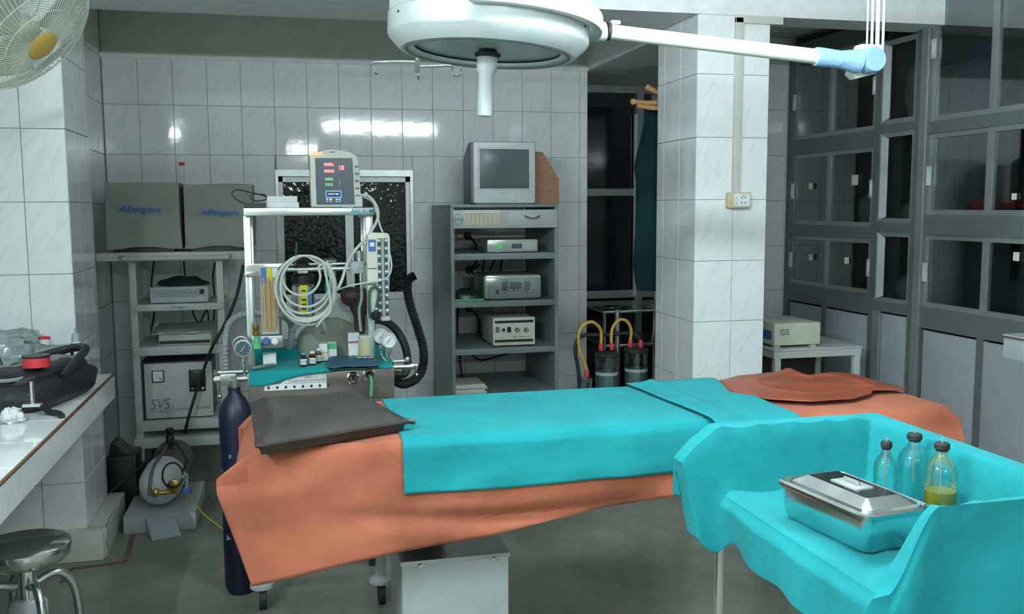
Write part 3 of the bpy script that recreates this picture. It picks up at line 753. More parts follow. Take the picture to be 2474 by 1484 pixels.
MB().lathe((k.x+.02, 2.885, 2.85), [(.09, 0), (.09, -.012), (.07, -.03), (.04, -.045)], n=32).build('ceiling_flange', LAMPW, lamp)

# ------------------------------------------------------------------ instrument trolley with teal drape
TX0, TX1, TYN, TYF, TZ = 0.935, 1.345, 1.30, 1.925, 0.86
RZ = 1.005
tr = thing('instrument_trolley', ((TX0+TX1)/2, (TYN+TYF)/2, 0), 'small chrome-legged instrument trolley hidden under a teal drape, front right', 'trolley')
MB().box(TX0+.008, TX1, TYN+.01, TYF-.005, TZ-.024, TZ-.004).build('table_top', STEEL, tr, bevel=.003)
for (x, y) in ((TX0+.004, TYF-.02), (TX0+.012, TYN+.03), (TX1-.02, TYF-.02), (TX1-.02, TYN+.03)):
    top = TZ-.02
    MB().cyl((x, y, .07), (x, y, top), .011, n=14).build('leg', CHROME, tr)
    c = MB().cyl((x-.012, y, .035), (x+.012, y, .035), .034, n=20).build('caster', RUBBLACK, tr)
MB().cyl((TX0+.02, TYF-.012, RZ-.030), (TX1-.01, TYF-.012, RZ-.030), .008, n=10).build('guard_rail', CHROME, tr)
MB().cyl((TX0+.13, TYN+.012, RZ-.030), (TX1-.01, TYN+.012, RZ-.030), .008, n=10).build('guard_rail', CHROME, tr)
MB().cyl((TX1-.01, TYN+.012, RZ-.030), (TX1-.01, TYF-.012, RZ-.030), .008, n=10).build('guard_rail', CHROME, tr)
for (x, y) in ((TX0+.02, TYF-.012), (TX1-.01, TYF-.012), (TX1-.01, TYN+.012), (TX0+.13, TYN+.012)):
    MB().cyl((x, y, TZ-.01), (x, y, RZ-.030), .007, n=8).build('rail_post', CHROME, tr)
MB().box(TX0+.02, TX1-.02, TYN+.03, TYF-.03, .28, .295).build('lower_shelf', STEEL, tr)
def sstep(t): t = min(1, max(0, t)); return t*t*(3-2*t)
def trolley_drape(u, v):
    LH, RH, NH, FH = .26, .18, .30, .17          # overhang on the left, right, near, far side
    s = -LH+(TX1-TX0+LH+RH)*u; t = -NH+(TYF-TYN+NH+FH)*v
    w, l = TX1-TX0, TYF-TYN
    cs, ctt = min(max(s, 0), w), min(max(t, 0), l)
    rail_n = 1-sstep((ctt-.0)/.075); rail_f = sstep((ctt-(l-.075))/.045); rail_r = sstep((cs-(w-.075))/.045)
    rn = rail_n*sstep((cs+.01)/.10)
    rf = rail_f
    h = max(rn, rf, rail_r)
    H = TZ+.006+(RZ-TZ)*h
    sag = (.008*fbm(cs*9, ctt*7, 1.5)+.004*fbm(cs*24, ctt*18, 3.5))*(1-h)
    x, y, z = TX0+cs, TYN+ctt, H+sag
    dl = max(0, -s); dr = max(0, s-w); dn = max(0, -t); df = max(0, t-l)
    if h > .3 and not (dl or dr or dn or df): z -= .010*abs(fbm(cs*12, ctt*12, 4))*h
    fold = fbm(ctt*7, 2.0, 6.0)
    if dl > 0:
        lim = .105+.06*sstep((ctt-(l-.12))/.10)+.11*rail_n
        dd = min(dl, lim*1.0)*(dl/LH*.0+1.0) if dl < lim else lim
        dd = lim*(dl/LH)
        x -= .010+.015*sstep(dd/.03)+.02*fold*dd/lim
        z = H-dd*(1+.15*fold)
        if rail_f > .05:
            kk = dl/LH; out = .075*min(1, kk/.30)-.05*max(0, kk-.30)
            x -= out*rail_f; y -= .03*kk*rail_f
            z = z+(H-.245*kk-z)*rail_f
    if dr > 0: x += .012+.02*fbm(ctt*8, dr*4, 3)*dr/RH; z = H-dr*.95 if not dl else z
    if dn > 0:
        k = dn/NH
        f = math.sin(cs*22+1.0)*.5+fbm(cs*6, k*2, 8)
        y -= .014+.028*sstep(dn/.05)*(.6+f*.9)*k**.6
        x -= .05*k*(1-cs/w)*sstep(dn/.04)
        z = min(z, H-dn*.95)
        if dl: x -= .02; y += .03*dl/LH
    if df > 0: y += .012+.02*fbm(cs*8, df*5, 1)*df/FH; z = min(z, H-df*.95)
    return (x, y, z)
def sin_(t): return math.sin(math.pi*min(1, max(0, t)))
td = MB().grid(trolley_drape, 150, 190).build('trolley_drape', TEAL, thick=.002)
tag(td, 'teal cotton drape shaped like a trough over the instrument trolley', 'drape')
# steel instrument tray with lid
TB = TZ+.010
rim = [AZ(1874, 1158, .94), AZ(2030, 1146, .94), AZ(2268, 1233, .94), AZ(2080, 1252, .94)]   # far-left, far-right, near-right, near-left
cen = sum(rim, Vector())/4; ang = math.atan2(rim[2].x-rim[1].x, -(rim[2].y-rim[1].y))
hw, hl = .079, .130
TM = Matrix.Translation((cen.x, cen.y, 0)) @ Matrix.Rotation(ang*.8, 4, 'Z')
def rr(w, l, z, r, n=5):
    out = []
    for (cx, cy, st) in ((w-r, l-r, 0), (-w+r, l-r, 90), (-w+r, -l+r, 180), (w-r, -l+r, 270)):
        for k in range(n+1): t = math.radians(st+90*k/n); out.append((cx+r*math.cos(t), cy+r*math.sin(t), z))
    return out
def loft(rings, cap0=True, cap1=True):
    m = MB(); m.xf = TM; n = len(rings[0]); vs = sum(rings, []); fs = []
    for a in range(len(rings)-1):
        for i in range(n): j = (i+1) % n; fs.append((a*n+i, a*n+j, (a+1)*n+j, (a+1)*n+i))
    if cap0: fs.append(tuple(range(n))[::-1])
    if cap1: fs.append(tuple(range((len(rings)-1)*n, len(rings)*n)))
    return m.add(vs, fs, True)
TRAYST = mat('tray_steel', (.66, .70, .70), .16, 1.0, var=.02)
trayo = thing('instrument_tray', (cen.x, cen.y, TB), 'lidded stainless steel instrument tray in the teal trolley drape', 'tray')
loft([rr(hw-.013, hl-.013, TB, .022), rr(hw-.007, hl-.007, TB+.010, .024), rr(hw-.002, hl-.002, .934, .026), rr(hw+.004, hl+.004, .935, .028), rr(hw+.004, hl+.004, .9375, .028)]).build('body', TRAYST, trayo)
lid = loft([rr(hw+.005, hl+.005, .938, .028), rr(hw+.0055, hl+.0055, .944, .028), rr(hw-.002, hl-.002, .946, .024), rr(hw-.006, hl-.006, .9425, .022), rr(hw-.012, hl-.012, .943, .02), rr(hw-.015, hl-.015, .948, .019), rr(hw-.042, hl-.046, .9605, .004)]).build('lid', TRAYST, trayo, sharp=14)
m = MB(); m.xf = TM; m.box(-.021, .021, -.036, .036, .9605, .9625); m.build('handle_plate', mat('satin_plate', (.85, .88, .88), .35, .8), lid, bevel=.0006)
m = MB(); m.xf = TM; m.tube([(0, -.022, .962), (0, -.020, .9695), (0, .020, .9695), (0, .022, .962)], .0022, 6, 1); m.build('handle', CHROME, lid)
# three infusion bottles
def bottle(px, Y, ytop, ybody, r, label, liquid, lm_, strawc):
    p = AY(px, 1150, Y); zt = AY(px, ytop, Y).z; z0 = TZ+.010
    h = zt-z0
    t = thing('infusion_bottle', (p.x, Y, z0), label, 'bottle', 'bottles on the instrument trolley')
    prof = [(r*.85, 0), (r, .006), (r, h*.60), (r*.97, h*.66), (r*.87, h*.72), (r*.70, h*.775), (r*.48, h*.82), (r*.38, h*.85), (r*.36, h*.93)]
    MB().lathe((p.x, Y, z0), prof, n=36, caps=False).build('glass', CLEAR, t)
    MB().lathe((p.x, Y, z0+h*.91), [(r*.34, -.004), (r*.42, 0), (r*.48, .002), (r*.48, .010), (r*.40, .013)], n=24).build('stopper', RUBBLACK, t)
    MB().cyl((p.x, Y, z0+h*.35), (p.x, Y, z0+h*.91+.022), .0015, n=8).build('straw', HOSEGREY, t)
    if liquid: MB().lathe((p.x, Y, z0+.002), [(r*.82, 0), (r*.95, .006), (r*.95, h*liquid)], n=32).build('liquid', lm_, t)
    return t
bottle(2139, 1.65, 1066, 0, .0235, 'small clear bottle with a black stopper and dark dregs behind the tray', .20, LIQG, 0)
bottle(2206, 1.665, 1046, 0, .032, 'empty clear bottle with black stopper, middle of the three', 0, None, 0)
bottle(2273, 1.55, 1067, 0, .0305, 'clear bottle with black stopper holding yellow liquid', .42, LIQ, 0)

# ------------------------------------------------------------------ white equipment trolley by the left pillar
EY0, EY1 = 5.38, 5.86
eq = thing('equipment_trolley', (-.42, (EY0+EY1)/2, 0), 'tall white metal trolley with three shelves and a wide top board, left of the machine', 'trolley')
x0, x1, z0, z1 = rect(EY0, 233, 612, 609, 629)
zb = z1
MB().box(x0, x1, EY0-.02, EY1, z0, z1).build('top_board', GREYENAM, eq, bevel=.005)
a, b, c, d = rect(EY0-.05, 290, 556, 619, 629)
MB().tube([(a, EY0-.02, d), (a+.01, EY0-.05, c+.01), (b-.01, EY0-.05, c+.01), (b, EY0-.02, d)], .012, 8, 1).build('handle_bar', GREYENAM, eq)
pa, pb, pc_, pd = rect(EY0, 320, 337, 640, 1060); qa, qb, _, _ = rect(EY0, 529, 546, 640, 1060)
for (u, w) in ((pa, pb), (qa, qb)):
    for y in (EY0, EY1-.04): MB().box(u, w, y, y+.035, .12, z0).build('post', GREYENAM, eq, bevel=.003)
shelves = []
for (y0, y1) in ((734, 750), (836, 857), (1015, 1038)):
    _, _, s0, s1 = rect(EY0, 333, 530, y0, y1); shelves.append(s1)
    MB().box(pa+.012, qb-.006, EY0-.012, EY1-.02, s0, s1).build('shelf', GREYENAM, eq, bevel=.004)
_, _, s0, s1 = rect(EY0-.02, 310, 525, 1057, 1080)
MB().box(pa-.01, qb, EY0-.03, EY1, s0, s1).build('base', GREYENAM, eq, bevel=.005)
for x in (pa+.03, qb-.03):
    for y in (EY0+.02, EY1-.05):
        MB().cyl((x-.012, y, .038), (x+.012, y, .038), .038, n=16).box(x-.006, x+.006, y-.01, y+.01, .04, s0+.002).build('caster', RUBBLACK, eq)
_, _, s0, s1 = rect(EY0-.012, 400, 500, 738, 746)
text('lettering', 'Allengers', AY(412, 742, EY0).x, AY(452, 742, EY0).x, EY0-.0125, s0, s1, BLUEINK, eq, shear=.3)
# cables behind the shelves
def wire(name, pts, r, m, label, cat='cable', group=None, sub=6, n=6, ridges=0):
    o = MB().tube(pts, r, n, sub, ridges=ridges).build(name, m); return tag(o, label, cat, group)
def wpx(lst): return [tuple(AY(x, y, Y)) for x, y, Y in lst]
wire('cable', wpx([(372, 632, 5.9), (366, 690, 5.9), (372, 760, 5.9), (360, 830, 5.9), (390, 800, 5.92)]), .006, RUBBLACK, 'black cable hanging behind the left post of the white trolley')
wire('cable', wpx([(444, 632, 5.9), (450, 690, 5.9), (462, 742, 5.9), (480, 780, 5.9), (500, 750, 5.9), (505, 800, 5.9), (500, 835, 5.8)]), .005, RUBBLACK, 'black cable looping behind the middle shelf of the white trolley')
wire('cable', wpx([(520, 634, 5.9), (514, 670, 5.9), (518, 720, 5.9), (515, 800, 5.9), (512, 842, 5.8)]), .005, RUBBLACK, 'black cable hanging behind the right post of the white trolley')
wire('stabiliser_cable', wpx([(588, 640, 5.30), (570, 720, 5.3), (540, 790, 5.3), (512, 840, 5.3), (490, 900, 5.34), (470, 960, 5.34), (450, 1030, 5.33)])+[tuple(AZ(440, 1085, .06))], .009, RUBBLACK, 'thick black cord hanging in front of the white trolley and its voltage stabiliser')
# two dust-covered monitors
def covered(px0_, px1_, py0, py1, Y, tw, label, tx0, tx1, ty0, ty1, sd):
    a, b, c, d = rect(Y, px0_, px1_, py0, py1); dp = .34; zb_ = zb+.0005
    t = thing('covered_monitor', ((a+b)/2, Y+dp/2, zb_), label, 'monitor', 'covered monitors on the trolley')
    MB().box(a+.03, b-.04, Y+.02, Y+dp-.02, zb_, zb_+.030).build('base', BLACK, t)
    def hem(x): return zb_+.016+.012*math.exp(-((x-(a+b)/2)/((b-a)*.28))**4*1.0)
    def fn(u, v):
        # u around the box, v up to the top centre
        per = [(a, Y), (b, Y), (b, Y+dp), (a, Y+dp)]
        k = u*4; i = int(k) % 4; f = k-int(k)
        p, q = per[i], per[(i+1) % 4]
        x, y = p[0]+(q[0]-p[0])*f, p[1]+(q[1]-p[1])*f
        cx, cy = (a+b)/2, Y+dp/2
        if v < .8:
            h = v/.8; z = hem(x)+(d-hem(x))*h
            w = fbm(x*7+sd, z*6, y*7)*.012+.010*math.sin(14*(x-z*.9)+sd)*h*(1-h)
            tp = (.02*h if i in (1, 3) or True else 0)
            x += (cx-x)*tp*.5; y += (cy-y)*tp+w*(1 if i == 2 else -1)*(1 if i in (0, 2) else 0)
            if i in (1, 3): x += w*.6
        else:
            h = (v-.8)/.2; z = d+.004*fbm(x*5, y*5, sd); x += (cx-x)*(.01+.99*h); y += (cy-y)*(.02+.98*h)
        return (x, y, z)
    MB().grid(fn, 96, 44).build('dust_cover', COVER, t)
    l0, l1, l2, l3 = rect(Y-.012, tx0, tx1, ty0, ty1)
    text('lettering', 'Allengers', l0, l1, Y-.016, l2, l3, BLUEINK, t, shear=.35, tilt=-.004, bold=.012)
covered(255, 436, 441, 604, 5.40, 0, 'grey dust-covered monitor, the one nearer the left pillar, on the trolley top', 285, 389, 496, 517, 0)
covered(445, 612, 445, 604, 5.40, 0, 'grey dust-covered monitor, the one beside the machine, on the trolley top', 482, 578, 505, 523, 3.7)
r0 = rect(YB-.01, 432, 445, 392, 482)
wt = thing('wall_stick', ((r0[0]+r0[1])/2, YB-.005, r0[2]), 'slim white stick with dark red cap on the back wall between the covered monitors', 'stick')
MB().rbox(r0[0]+.004, r0[1]+.004, YB-.014, YB, r0[2]+.09, r0[3]-.02, .004).rbox(r0[0]-.012, r0[0]+.012, YB-.012, YB, r0[2], r0[3]-.05, .004).build('body', PAPER, wt)
MB().rbox(r0[0]+.004, r0[1]+.006, YB-.016, YB, r0[3]-.02, r0[3], .004).build('cap', RED, wt)
# video unit, cloth, deck and stabiliser on its shelves
a, b, c, d = rect(EY0+.02, 362, 503, 694, 726); c = shelves[0]+.004
vp = thing('video_processor', ((a+b)/2, EY0+.16, shelves[0]), 'flat white video unit with a black knob on the top shelf of the white trolley', 'device')
MB().box(a, b, EY0+.03, EY0+.30, c, d).build('body', CREAM, vp, bevel=.006)
MB().rbox(a, b, EY0+.018, EY0+.034, c, d, .008).build('bezel', WHITE, vp)
MB().box(a+.012, b-.014, EY0+.0165, EY0+.02, c+.030, d-.010).build('front_panel', mat('grey_blue_panel', (.25, .33, .36), .4), vp)
kx = AY(487, 705, EY0).x
MB().lathe((kx, EY0+.018, AY(487, 705, EY0).z), [(.013, 0), (.013, .008), (.009, .012)], (0, -1, 0), 18).build('knob', BLACK, vp)
for i in range(8): MB().box(a+.06+i*.024, a+.072+i*.024, EY0+.0158, EY0+.0168, c+.050, c+.056).build('marking', GREYINK, vp)
gc = rect(EY0+.15, 380, 500, 668, 693)
gh = MB().ball(((gc[0]+gc[1])/2, EY0+.16, d+.001), (gc[1]-gc[0])/2, .09, (gc[3]-d)*1.0, 28, 16, lambda q: (1+.22*fbm(q.x, q.y, q.z, 2.2)) if q.z > 0 else .98)
for i, q in enumerate(gh.v): gh.v[i] = (q[0], q[1], max(q[2], d+.0005))
tag(gh.build('green_cloth', GARMENT), 'crumpled dark green cloth on top of the white video unit', 'cloth')
a, b, c, d = rect(EY0+.03, 383, 510, 803, 832); c = shelves[1]+.004
dk = thing('recorder_deck', ((a+b)/2, EY0+.2, shelves[1]), 'slim beige deck under a creased cover on the middle shelf of the white trolley', 'device')
MB().box(a, b, EY0+.04, EY0+.36, shelves[1], d).build('body', GREYENAM, dk, bevel=.003)
MB().box(a+.004, b-.008, EY0+.034, EY0+.042, c+.004, c+.020).build('slot', BLACK, dk)
MB().grid(lambda u, v: (a-.03+(b-a+.05)*u, EY0+.028+.33*v, d+.006+.010*fbm(u*4, v*3, 2)+.012*v-(.012*(1-v*6) if v < .16 else 0)), 30, 20).build('dust_cover', COVER, dk, thick=.003)
SY = EY0+.03
a, b, c, d = rect(SY, 350, 514, 877, 1010); c = shelves[2]+.002
st = thing('voltage_stabiliser', ((a+b)/2, SY+.17, shelves[2]), 'grey boxy voltage stabiliser with meter and breaker on the bottom trolley shelf', 'device')
MB().box(a-.022, b-.004, SY+.014, SY+.34, c, d+.006).build('body', mat('stabiliser_dark', (.03, .04, .055), .5), st, bevel=.003)
MB().box(a, b, SY, SY+.016, c+.006, d).build('front_panel', GREYENAM, st, bevel=.003)
mr = rect(SY, 367, 397, 895, 924); MB().box(mr[0], mr[1], SY-.006, SY, mr[2], mr[3]).build('meter_frame', BLACK, st)
MB().box(mr[0]+.006, mr[1]-.006, SY-.0075, SY-.006, mr[2]+.006, mr[3]-.004).build('meter_face', PAPER, st)
MB().add([(mr[1]-.012, SY-.0085, mr[2]+.010), (mr[1]-.030, SY-.0085, mr[2]+.026), (mr[1]-.028, SY-.0085, mr[2]+.028), (mr[1]-.008, SY-.0085, mr[2]+.014)], [(0, 1, 2, 3)]).build('meter_needle', BLACKINK, st)
mr = rect(SY, 457, 497, 893, 945); mb_ = MB().box(mr[0], mr[1], SY-.010, SY, mr[2], mr[3]).build('breaker', BLACK, st, bevel=.002)
for i in range(3): MB().box(mr[0]+.012+i*.026, mr[0]+.026+i*.026, SY-.016, SY-.010, mr[2]+.012, mr[2]+.022).build('breaker_switch', PAPER if i else GREYINK, mb_)
MB().box(mr[0]+.02, mr[1]-.03, SY-.0112, SY-.010, mr[3]-.014, mr[3]-.008).build('breaker_label', GREYINK, mb_)
t0 = rect(SY, 363, 412, 964, 990); text('lettering', 'SVS', t0[0], t0[1], SY, t0[2], t0[3], GREYINK, st, shear=.25)
for q in (0, .008): MB().tube([(t0[0], SY-.001, t0[2]-.010-q), (t0[1]-.01, SY-.001, t0[2]-.006-q), (t0[1]+.012, SY-.001, t0[2]+.012-q), (t0[1]+.03, SY-.001, t0[2]-.002-q), (t0[1]+.10, SY-.001, t0[2]-q)], .0013, 4, 1).build('stripe', GREYINK, st)
t1 = rect(SY, 474, 508, 983, 988); text('lettering', 'POWER', t1[0], t1[1], SY, t1[2], t1[3], BLACKINK, st)

# ------------------------------------------------------------------ anaesthesia machine
MY = 3.72
am = thing('anaesthesia_machine', (.13, MY+.2, 0), 'steel anaesthesia machine with flow meter, gauges and top shelf, beyond the pillow', 'machine')
def M_(name, px0_, px1_, y0, y1, Y, dep, m, bev=0.0, par=None):
    a, b, c, d = rect(Y, px0_, px1_, y0, y1); return MB().box(a, b, Y, Y+dep, c, d).build(name, m, par or am, bevel=bev)
sh = rect(MY+.08, 588, 906, 502, 521); ZSH = sh[3]
MB().box(sh[0], sh[1], MY+.08, MY+.46, sh[2], sh[3]).build('top_shelf', STEEL, am, bevel=.004)
for px in (599, 893):
    for yy in (MY+.14, MY+.42):
        q = AY(px, 600, MY+.14); zlo = .30
        MB().box(q.x-.014, q.x+.014, yy-.013, yy+.013, .11, sh[2]).build('post', STEEL, am, bevel=.004)
text('lettering', 'AhJ -L-M', AY(848, 510, MY+.08).x, AY(902, 510, MY+.08).x, MY+.0795, sh[2]+.004, sh[3]-.004, SKYINK, am, bold=.015)
M_('cross_plate', 591, 690, 637, 669, MY+.10, .015, CHROME, .005)
q0, q1 = AY(690, 652, MY+.12), AY(850, 649, MY+.12); MB().cyl(q0, q1, .009, n=12).build('cross_rod', CHROME, am)
q0, q1 = AY(690, 640, MY+.13), AY(885, 636, MY+.13); MB().cyl(q0, q1, .006, n=12).build('cross_rod', CHROME, am)
M_('terminal_box', 845, 878, 632, 661, MY+.08, .05, WHITE, .003)
q = AY(868, 608, MY+.11); MB().cyl((q.x, q.y, AY(868, 634, MY+.11).z), (q.x, q.y, AY(868, 606, MY+.11).z), .016, n=16).build('oxygen_port', STEEL, am)
q0, q1 = AY(872, 660, MY+.09), AY(872, 680, MY+.09); MB().cyl(q0, q1, .008, n=12).build('nipple', CHROME, am)
MB().tube(wpx([(872, 678, MY+.09), (874, 720, MY+.09), (868, 750, MY+.09), (872, 800, MY+.09)]), .0055, 8, 5).build('sight_tube', HOSEGREY, am)
# tray table with front panel
tb = rect(MY, 598, 953, 888, 950); ZT = AY(780, 899, MY).z
MB().box(tb[0], tb[1], MY+.012, MY+.36, ZT-.012, ZT).build('table_top', STEEL, am, bevel=.003)
MB().box(tb[0], tb[1], MY, MY+.014, ZT-.115, ZT+.004).build('front_panel', PINKSTEEL, am, bevel=.004)
MB().box(tb[0], tb[1], MY+.014, MY+.34, ZT-.112, ZT-.10).build('drawer_floor', STEEL, am)
for (u, w) in ((tb[0], tb[0]+.012), (tb[1]-.012, tb[1])): MB().box(u, w, MY+.014, MY+.34, ZT-.112, ZT-.012).build('side_panel', STEEL, am)
MB().box(tb[0], tb[1], MY+.345, MY+.36, ZT, ZT+.085).build('back_splash', STEEL, am)
MB().cyl((tb[0]-.01, MY+.345, ZT+.088), (tb[1], MY+.345, ZT+.088), .005, n=8).build('tray_rail', CHROME, am)
n = rect(MY, 638, 789, 905, 941)
pol = [(n[0], n[2]), (n[1], n[2]), (n[1], n[3]), (n[0]+.10, n[3]), (n[0]+.06, n[2]+.024), (n[0], n[2]+.022)]
npl = MB().prism(pol, MY-.003, MY).build('name_plate', PAPER, am)
text('lettering', 'ANAES - IV', n[1]-.085, n[1]-.035, MY-.003, n[3]-.017, n[3]-.010, BLACKINK, npl)
text('lettering', 'ANAESTHESIA APPARATUS', n[1]-.145, n[1]-.006, MY-.003, n[3]-.029, n[3]-.021, BLACKINK, npl)
MB().box(n[1]-.16, n[1]-.006, MY-.0036, MY-.003, n[3]-.034, n[3]-.0328).build('rule', BLACKINK, npl)
for i in range(8): MB().box(n[0]+.012+i*.0325, n[0]+.021+i*.0325, MY-.0038, MY-.003, n[2]+.006, n[2]+.016).build('marking', BLACKINK, npl)
for (px, py, col, r) in ((853, 913, CHROME, .020), (892, 905, STEEL, .021)):
    q = AY(px, py, MY)
    k_ = MB().lathe((q.x, MY, q.z), [(r*1.25, 0), (r*1.25, .004), (r, .006), (r, .012), (r*.75, .012), (r*.75, .006), (r*.55, .006)], (0, -1, 0), 28).build('dial_ring', col, am)
    MB().lathe((q.x, MY-.004, q.z), [(r*.7, 0), (r*.6, .014), (r*.4, .020)], (0, -1, 0), 20).build('dial_knob', CHROME if px < 870 else BLACK, k_)
MB().tube(wpx([(893, 908, MY-.02), (897, 916, MY-.035), (897, 940, MY-.03), (896, 958, MY-.025)]), .006, 8, 4).build('outlet_tube', GREENP, am)
M_('lower_cabinet', 905, 953, 938, 1040, MY+.03, .25, BRUSH)
for (x, y) in ((tb[0]+.02, MY+.05), (tb[1]-.06, MY+.28), (tb[0]+.02, MY+.28)): MB().box(x, x+.04, y, y+.04, .33, ZT-.11).build('frame_leg', WHITE, am)
# legs with casters
lf = AZ(635, 1478, 0.0); rf = AZ(925, 1470, 0)
for (x, y) in ((lf.x, lf.y+.03), (rf.x, rf.y+.05), (lf.x+.0, lf.y+.45), (rf.x, rf.y+.45)):
    MB().cyl((x, y, .10), (x, y, .34), .020, n=16).build('leg', WHITE, am)
    MB().lathe((x, y, .085), [(.045, 0), (.045, .012), (.03, .022), (.022, .028)], n=20).build('caster_plate', WHITE, am)
    MB().cyl((x-.012, y+.0, .042), (x+.014, y+.0, .042), .042, n=20).build('caster', RUBBLACK, am)
MB().box(lf.x-.02, rf.x+.02, lf.y+.01, lf.y+.07, .30, .34).box(lf.x-.02, rf.x+.02, lf.y+.44, lf.y+.50, .30, .34).box(lf.x-.02, lf.x+.02, lf.y+.05, lf.y+.46, .30, .34).box(rf.x-.02, rf.x+.02, lf.y+.05, lf.y+.46, .30, .34).build('base_frame', WHITE, am, bevel=.004)
# cylinder yokes
yl = AY(592, 908, MY+.06); yr = AY(952, 884, MY+.06)
MB().cyl((yl.x-.115, MY+.02, yl.z-.004), (yl.x+.01, MY+.02, yl.z-.004), .011, n=14).cyl((yl.x-.10, MY+.05, yl.z+.018), (yl.x+.01, MY+.05, yl.z+.018), .009, n=14).build('yoke', CHROME, am)
MB().box(yl.x-.09, yl.x-.03, MY+.0, MY+.07, yl.z-.022, yl.z+.02).build('yoke_block', BRUSH, am, bevel=.006)
q = AY(527, 925, MY+.02)
MB().cyl((q.x, MY+.02, yl.z), (q.x+.004, MY+.02, AY(530, 957, MY+.02).z), .0055, n=10).ball((q.x+.004, MY+.02, AY(530, 958, MY+.02).z), .009, .009, .009, 12, 8).cyl((q.x-.012, MY+.02, yl.z+.004), (q.x+.05, MY+.02, yl.z+.004), .008, n=12).cyl((q.x-.008, MY+.02, yl.z+.016), (q.x-.008, MY+.02, yl.z+.034), .008, n=10).build('yoke_handle', CHROME, am)
MB().cyl((yr.x-.01, MY+.03, yr.z), (yr.x+.075, MY+.03, yr.z-.002), .010, n=14).cyl((yr.x, MY+.06, yr.z+.018), (yr.x+.06, MY+.06, yr.z+.018), .008, n=12).ball((yr.x+.052, MY+.04, yr.z+.028), .011, .011, .011, 12, 8).build('yoke', CHROME, am)
MB().cyl((yr.x+.078, MY+.03, yr.z+.004), (yr.x+.088, MY+.03, AY(1001, 906, MY+.03).z), .0045, n=10).ball((yr.x+.088, MY+.03, AY(1001, 906, MY+.03).z), .007, .007, .007, 10, 8).cyl((yr.x+.06, MY+.03, yr.z+.003), (yr.x+.092, MY+.03, yr.z+.003), .008, n=10).build('yoke_handle', CHROME, am)
def gauge(px, py, Y, rp, stem_y, face, dark):
    c = AY(px, py, Y); r = rp/FPX*Y*1.03
    g = MB().lathe((c.x, Y+.02, c.z), [(r*.9, 0), (r, .004), (r, .022), (r*.9, .026), (r*.9, .020)], (0, -1, 0), 36, caps=False).lathe((c.x, Y+.02, c.z), [(r*.9, 0), (r*.5, -.001)], (0, -1, 0), 30).build('pressure_gauge', PAPER, am)
    MB().lathe((c.x, Y-.001, c.z), [(r*.9, 0), (r*.4, .0002)], (0, -1, 0), 32).build('dial_face', face, g)
    d = Vector((.6, 0, .8)); e = Vector((.8, 0, -.6))*.0012
    p = Vector((c.x, Y-.0025, c.z)); MB().add([p-d*r*.45-e, p-d*r*.45+e, p+d*r*.55+e*.4, p+d*r*.55-e*.4], [(0, 1, 2, 3)]).build('needle', dark, g)
    for k in range(9):
        t = math.radians(225-k*33.75); v = Vector((math.cos(t), 0, math.sin(t))); w = Vector((-v.z, 0, v.x))*.0007
        MB().add([p+v*r*.66-w, p+v*r*.66+w, p+v*r*.80+w, p+v*r*.80-w], [(0, 1, 2, 3)]).build('tick', dark, g)
    if stem_y: MB().cyl((c.x, Y+.01, c.z-r*.95), (c.x+.002, Y+.01, AY(px, stem_y, Y).z), .006, n=10).lathe((c.x, Y+.01, c.z-r*1.25), [(.010, 0), (.010, .014), (.006, .018)], (0, 0, -1), 12).build('stem', STEEL, g)
DIALD = mat('dial_dark', (.06, .10, .13), .2)
gauge(587, 842, MY+.03, 19, 906, DIALD, WHITEINK); gauge(582, 832, MY+.09, 18, 906, DIALD, WHITEINK)
gauge(940, 823, MY+.05, 18, 850, PAPER, BLACKINK); gauge(921, 813, MY+.11, 18, 850, PAPER, BLACKINK)
MB().tube(wpx([(940, 848, MY+.06), (942, 862, MY+.06), (955, 882, MY+.06)]), .006, 8, 4).tube(wpx([(921, 838, MY+.12), (923, 862, MY+.12), (940, 880, MY+.10)]), .006, 8, 4).build('gauge_pipe', STEEL, am)
# flow meter block
fm = M_('flow_meter', 630, 672, 646, 808, MY+.06, .035, WHITE, .004)
fr = rect(MY+.06, 633, 669, 668, 800); MB().box(fr[0], fr[1], MY+.056, MY+.061, fr[2], fr[3]).build('flow_scale', TAN, fm)
for i in range(3):
    x = fr[0]+(fr[1]-fr[0])*(i+.5)/3; MB().cyl((x, MY+.054, fr[2]+.012), (x, MY+.054, fr[3]-.004), .0045, n=10).build('flow_tube', mat('flow_tube_glass_%d' % i, (.42, .33, .2), .15), fm)
    lb = rect(MY+.06, 630+i*14, 643+i*14, 647, 678 if i else 684); MB().box(lb[0], lb[1], MY+.0535, MY+.0568, lb[2], lb[3]).build('gas_label', (BLUELAB, YELLOW, PAPER)[i], fm)
for (px, m_) in ((643, BLUELAB), (664, PAPER)):
    q = AY(px, 824, MY+.06); MB().lathe((q.x, MY+.07, q.z), [(.013, 0), (.015, .012), (.014, .030), (.009, .034)], (0, -1, 0), 20).build('flow_knob', m_, fm)
M_('manifold', 608, 684, 812, 842, MY+.075, .05, BRUSH, .004)
q = AY(620, 842, MY+.06); MB().lathe((q.x, q.y, q.z), [(.022, 0), (.022, .022), (.012, .026), (.010, .05)], n=18).build('outlet_collar', GREENP, am)
MB().lathe((q.x, q.y, q.z+.05), [(.012, 0), (.013, .012), (.010, .016), (.012, .020), (.012, .045)], n=14).build('outlet_valve', BRASS, am)
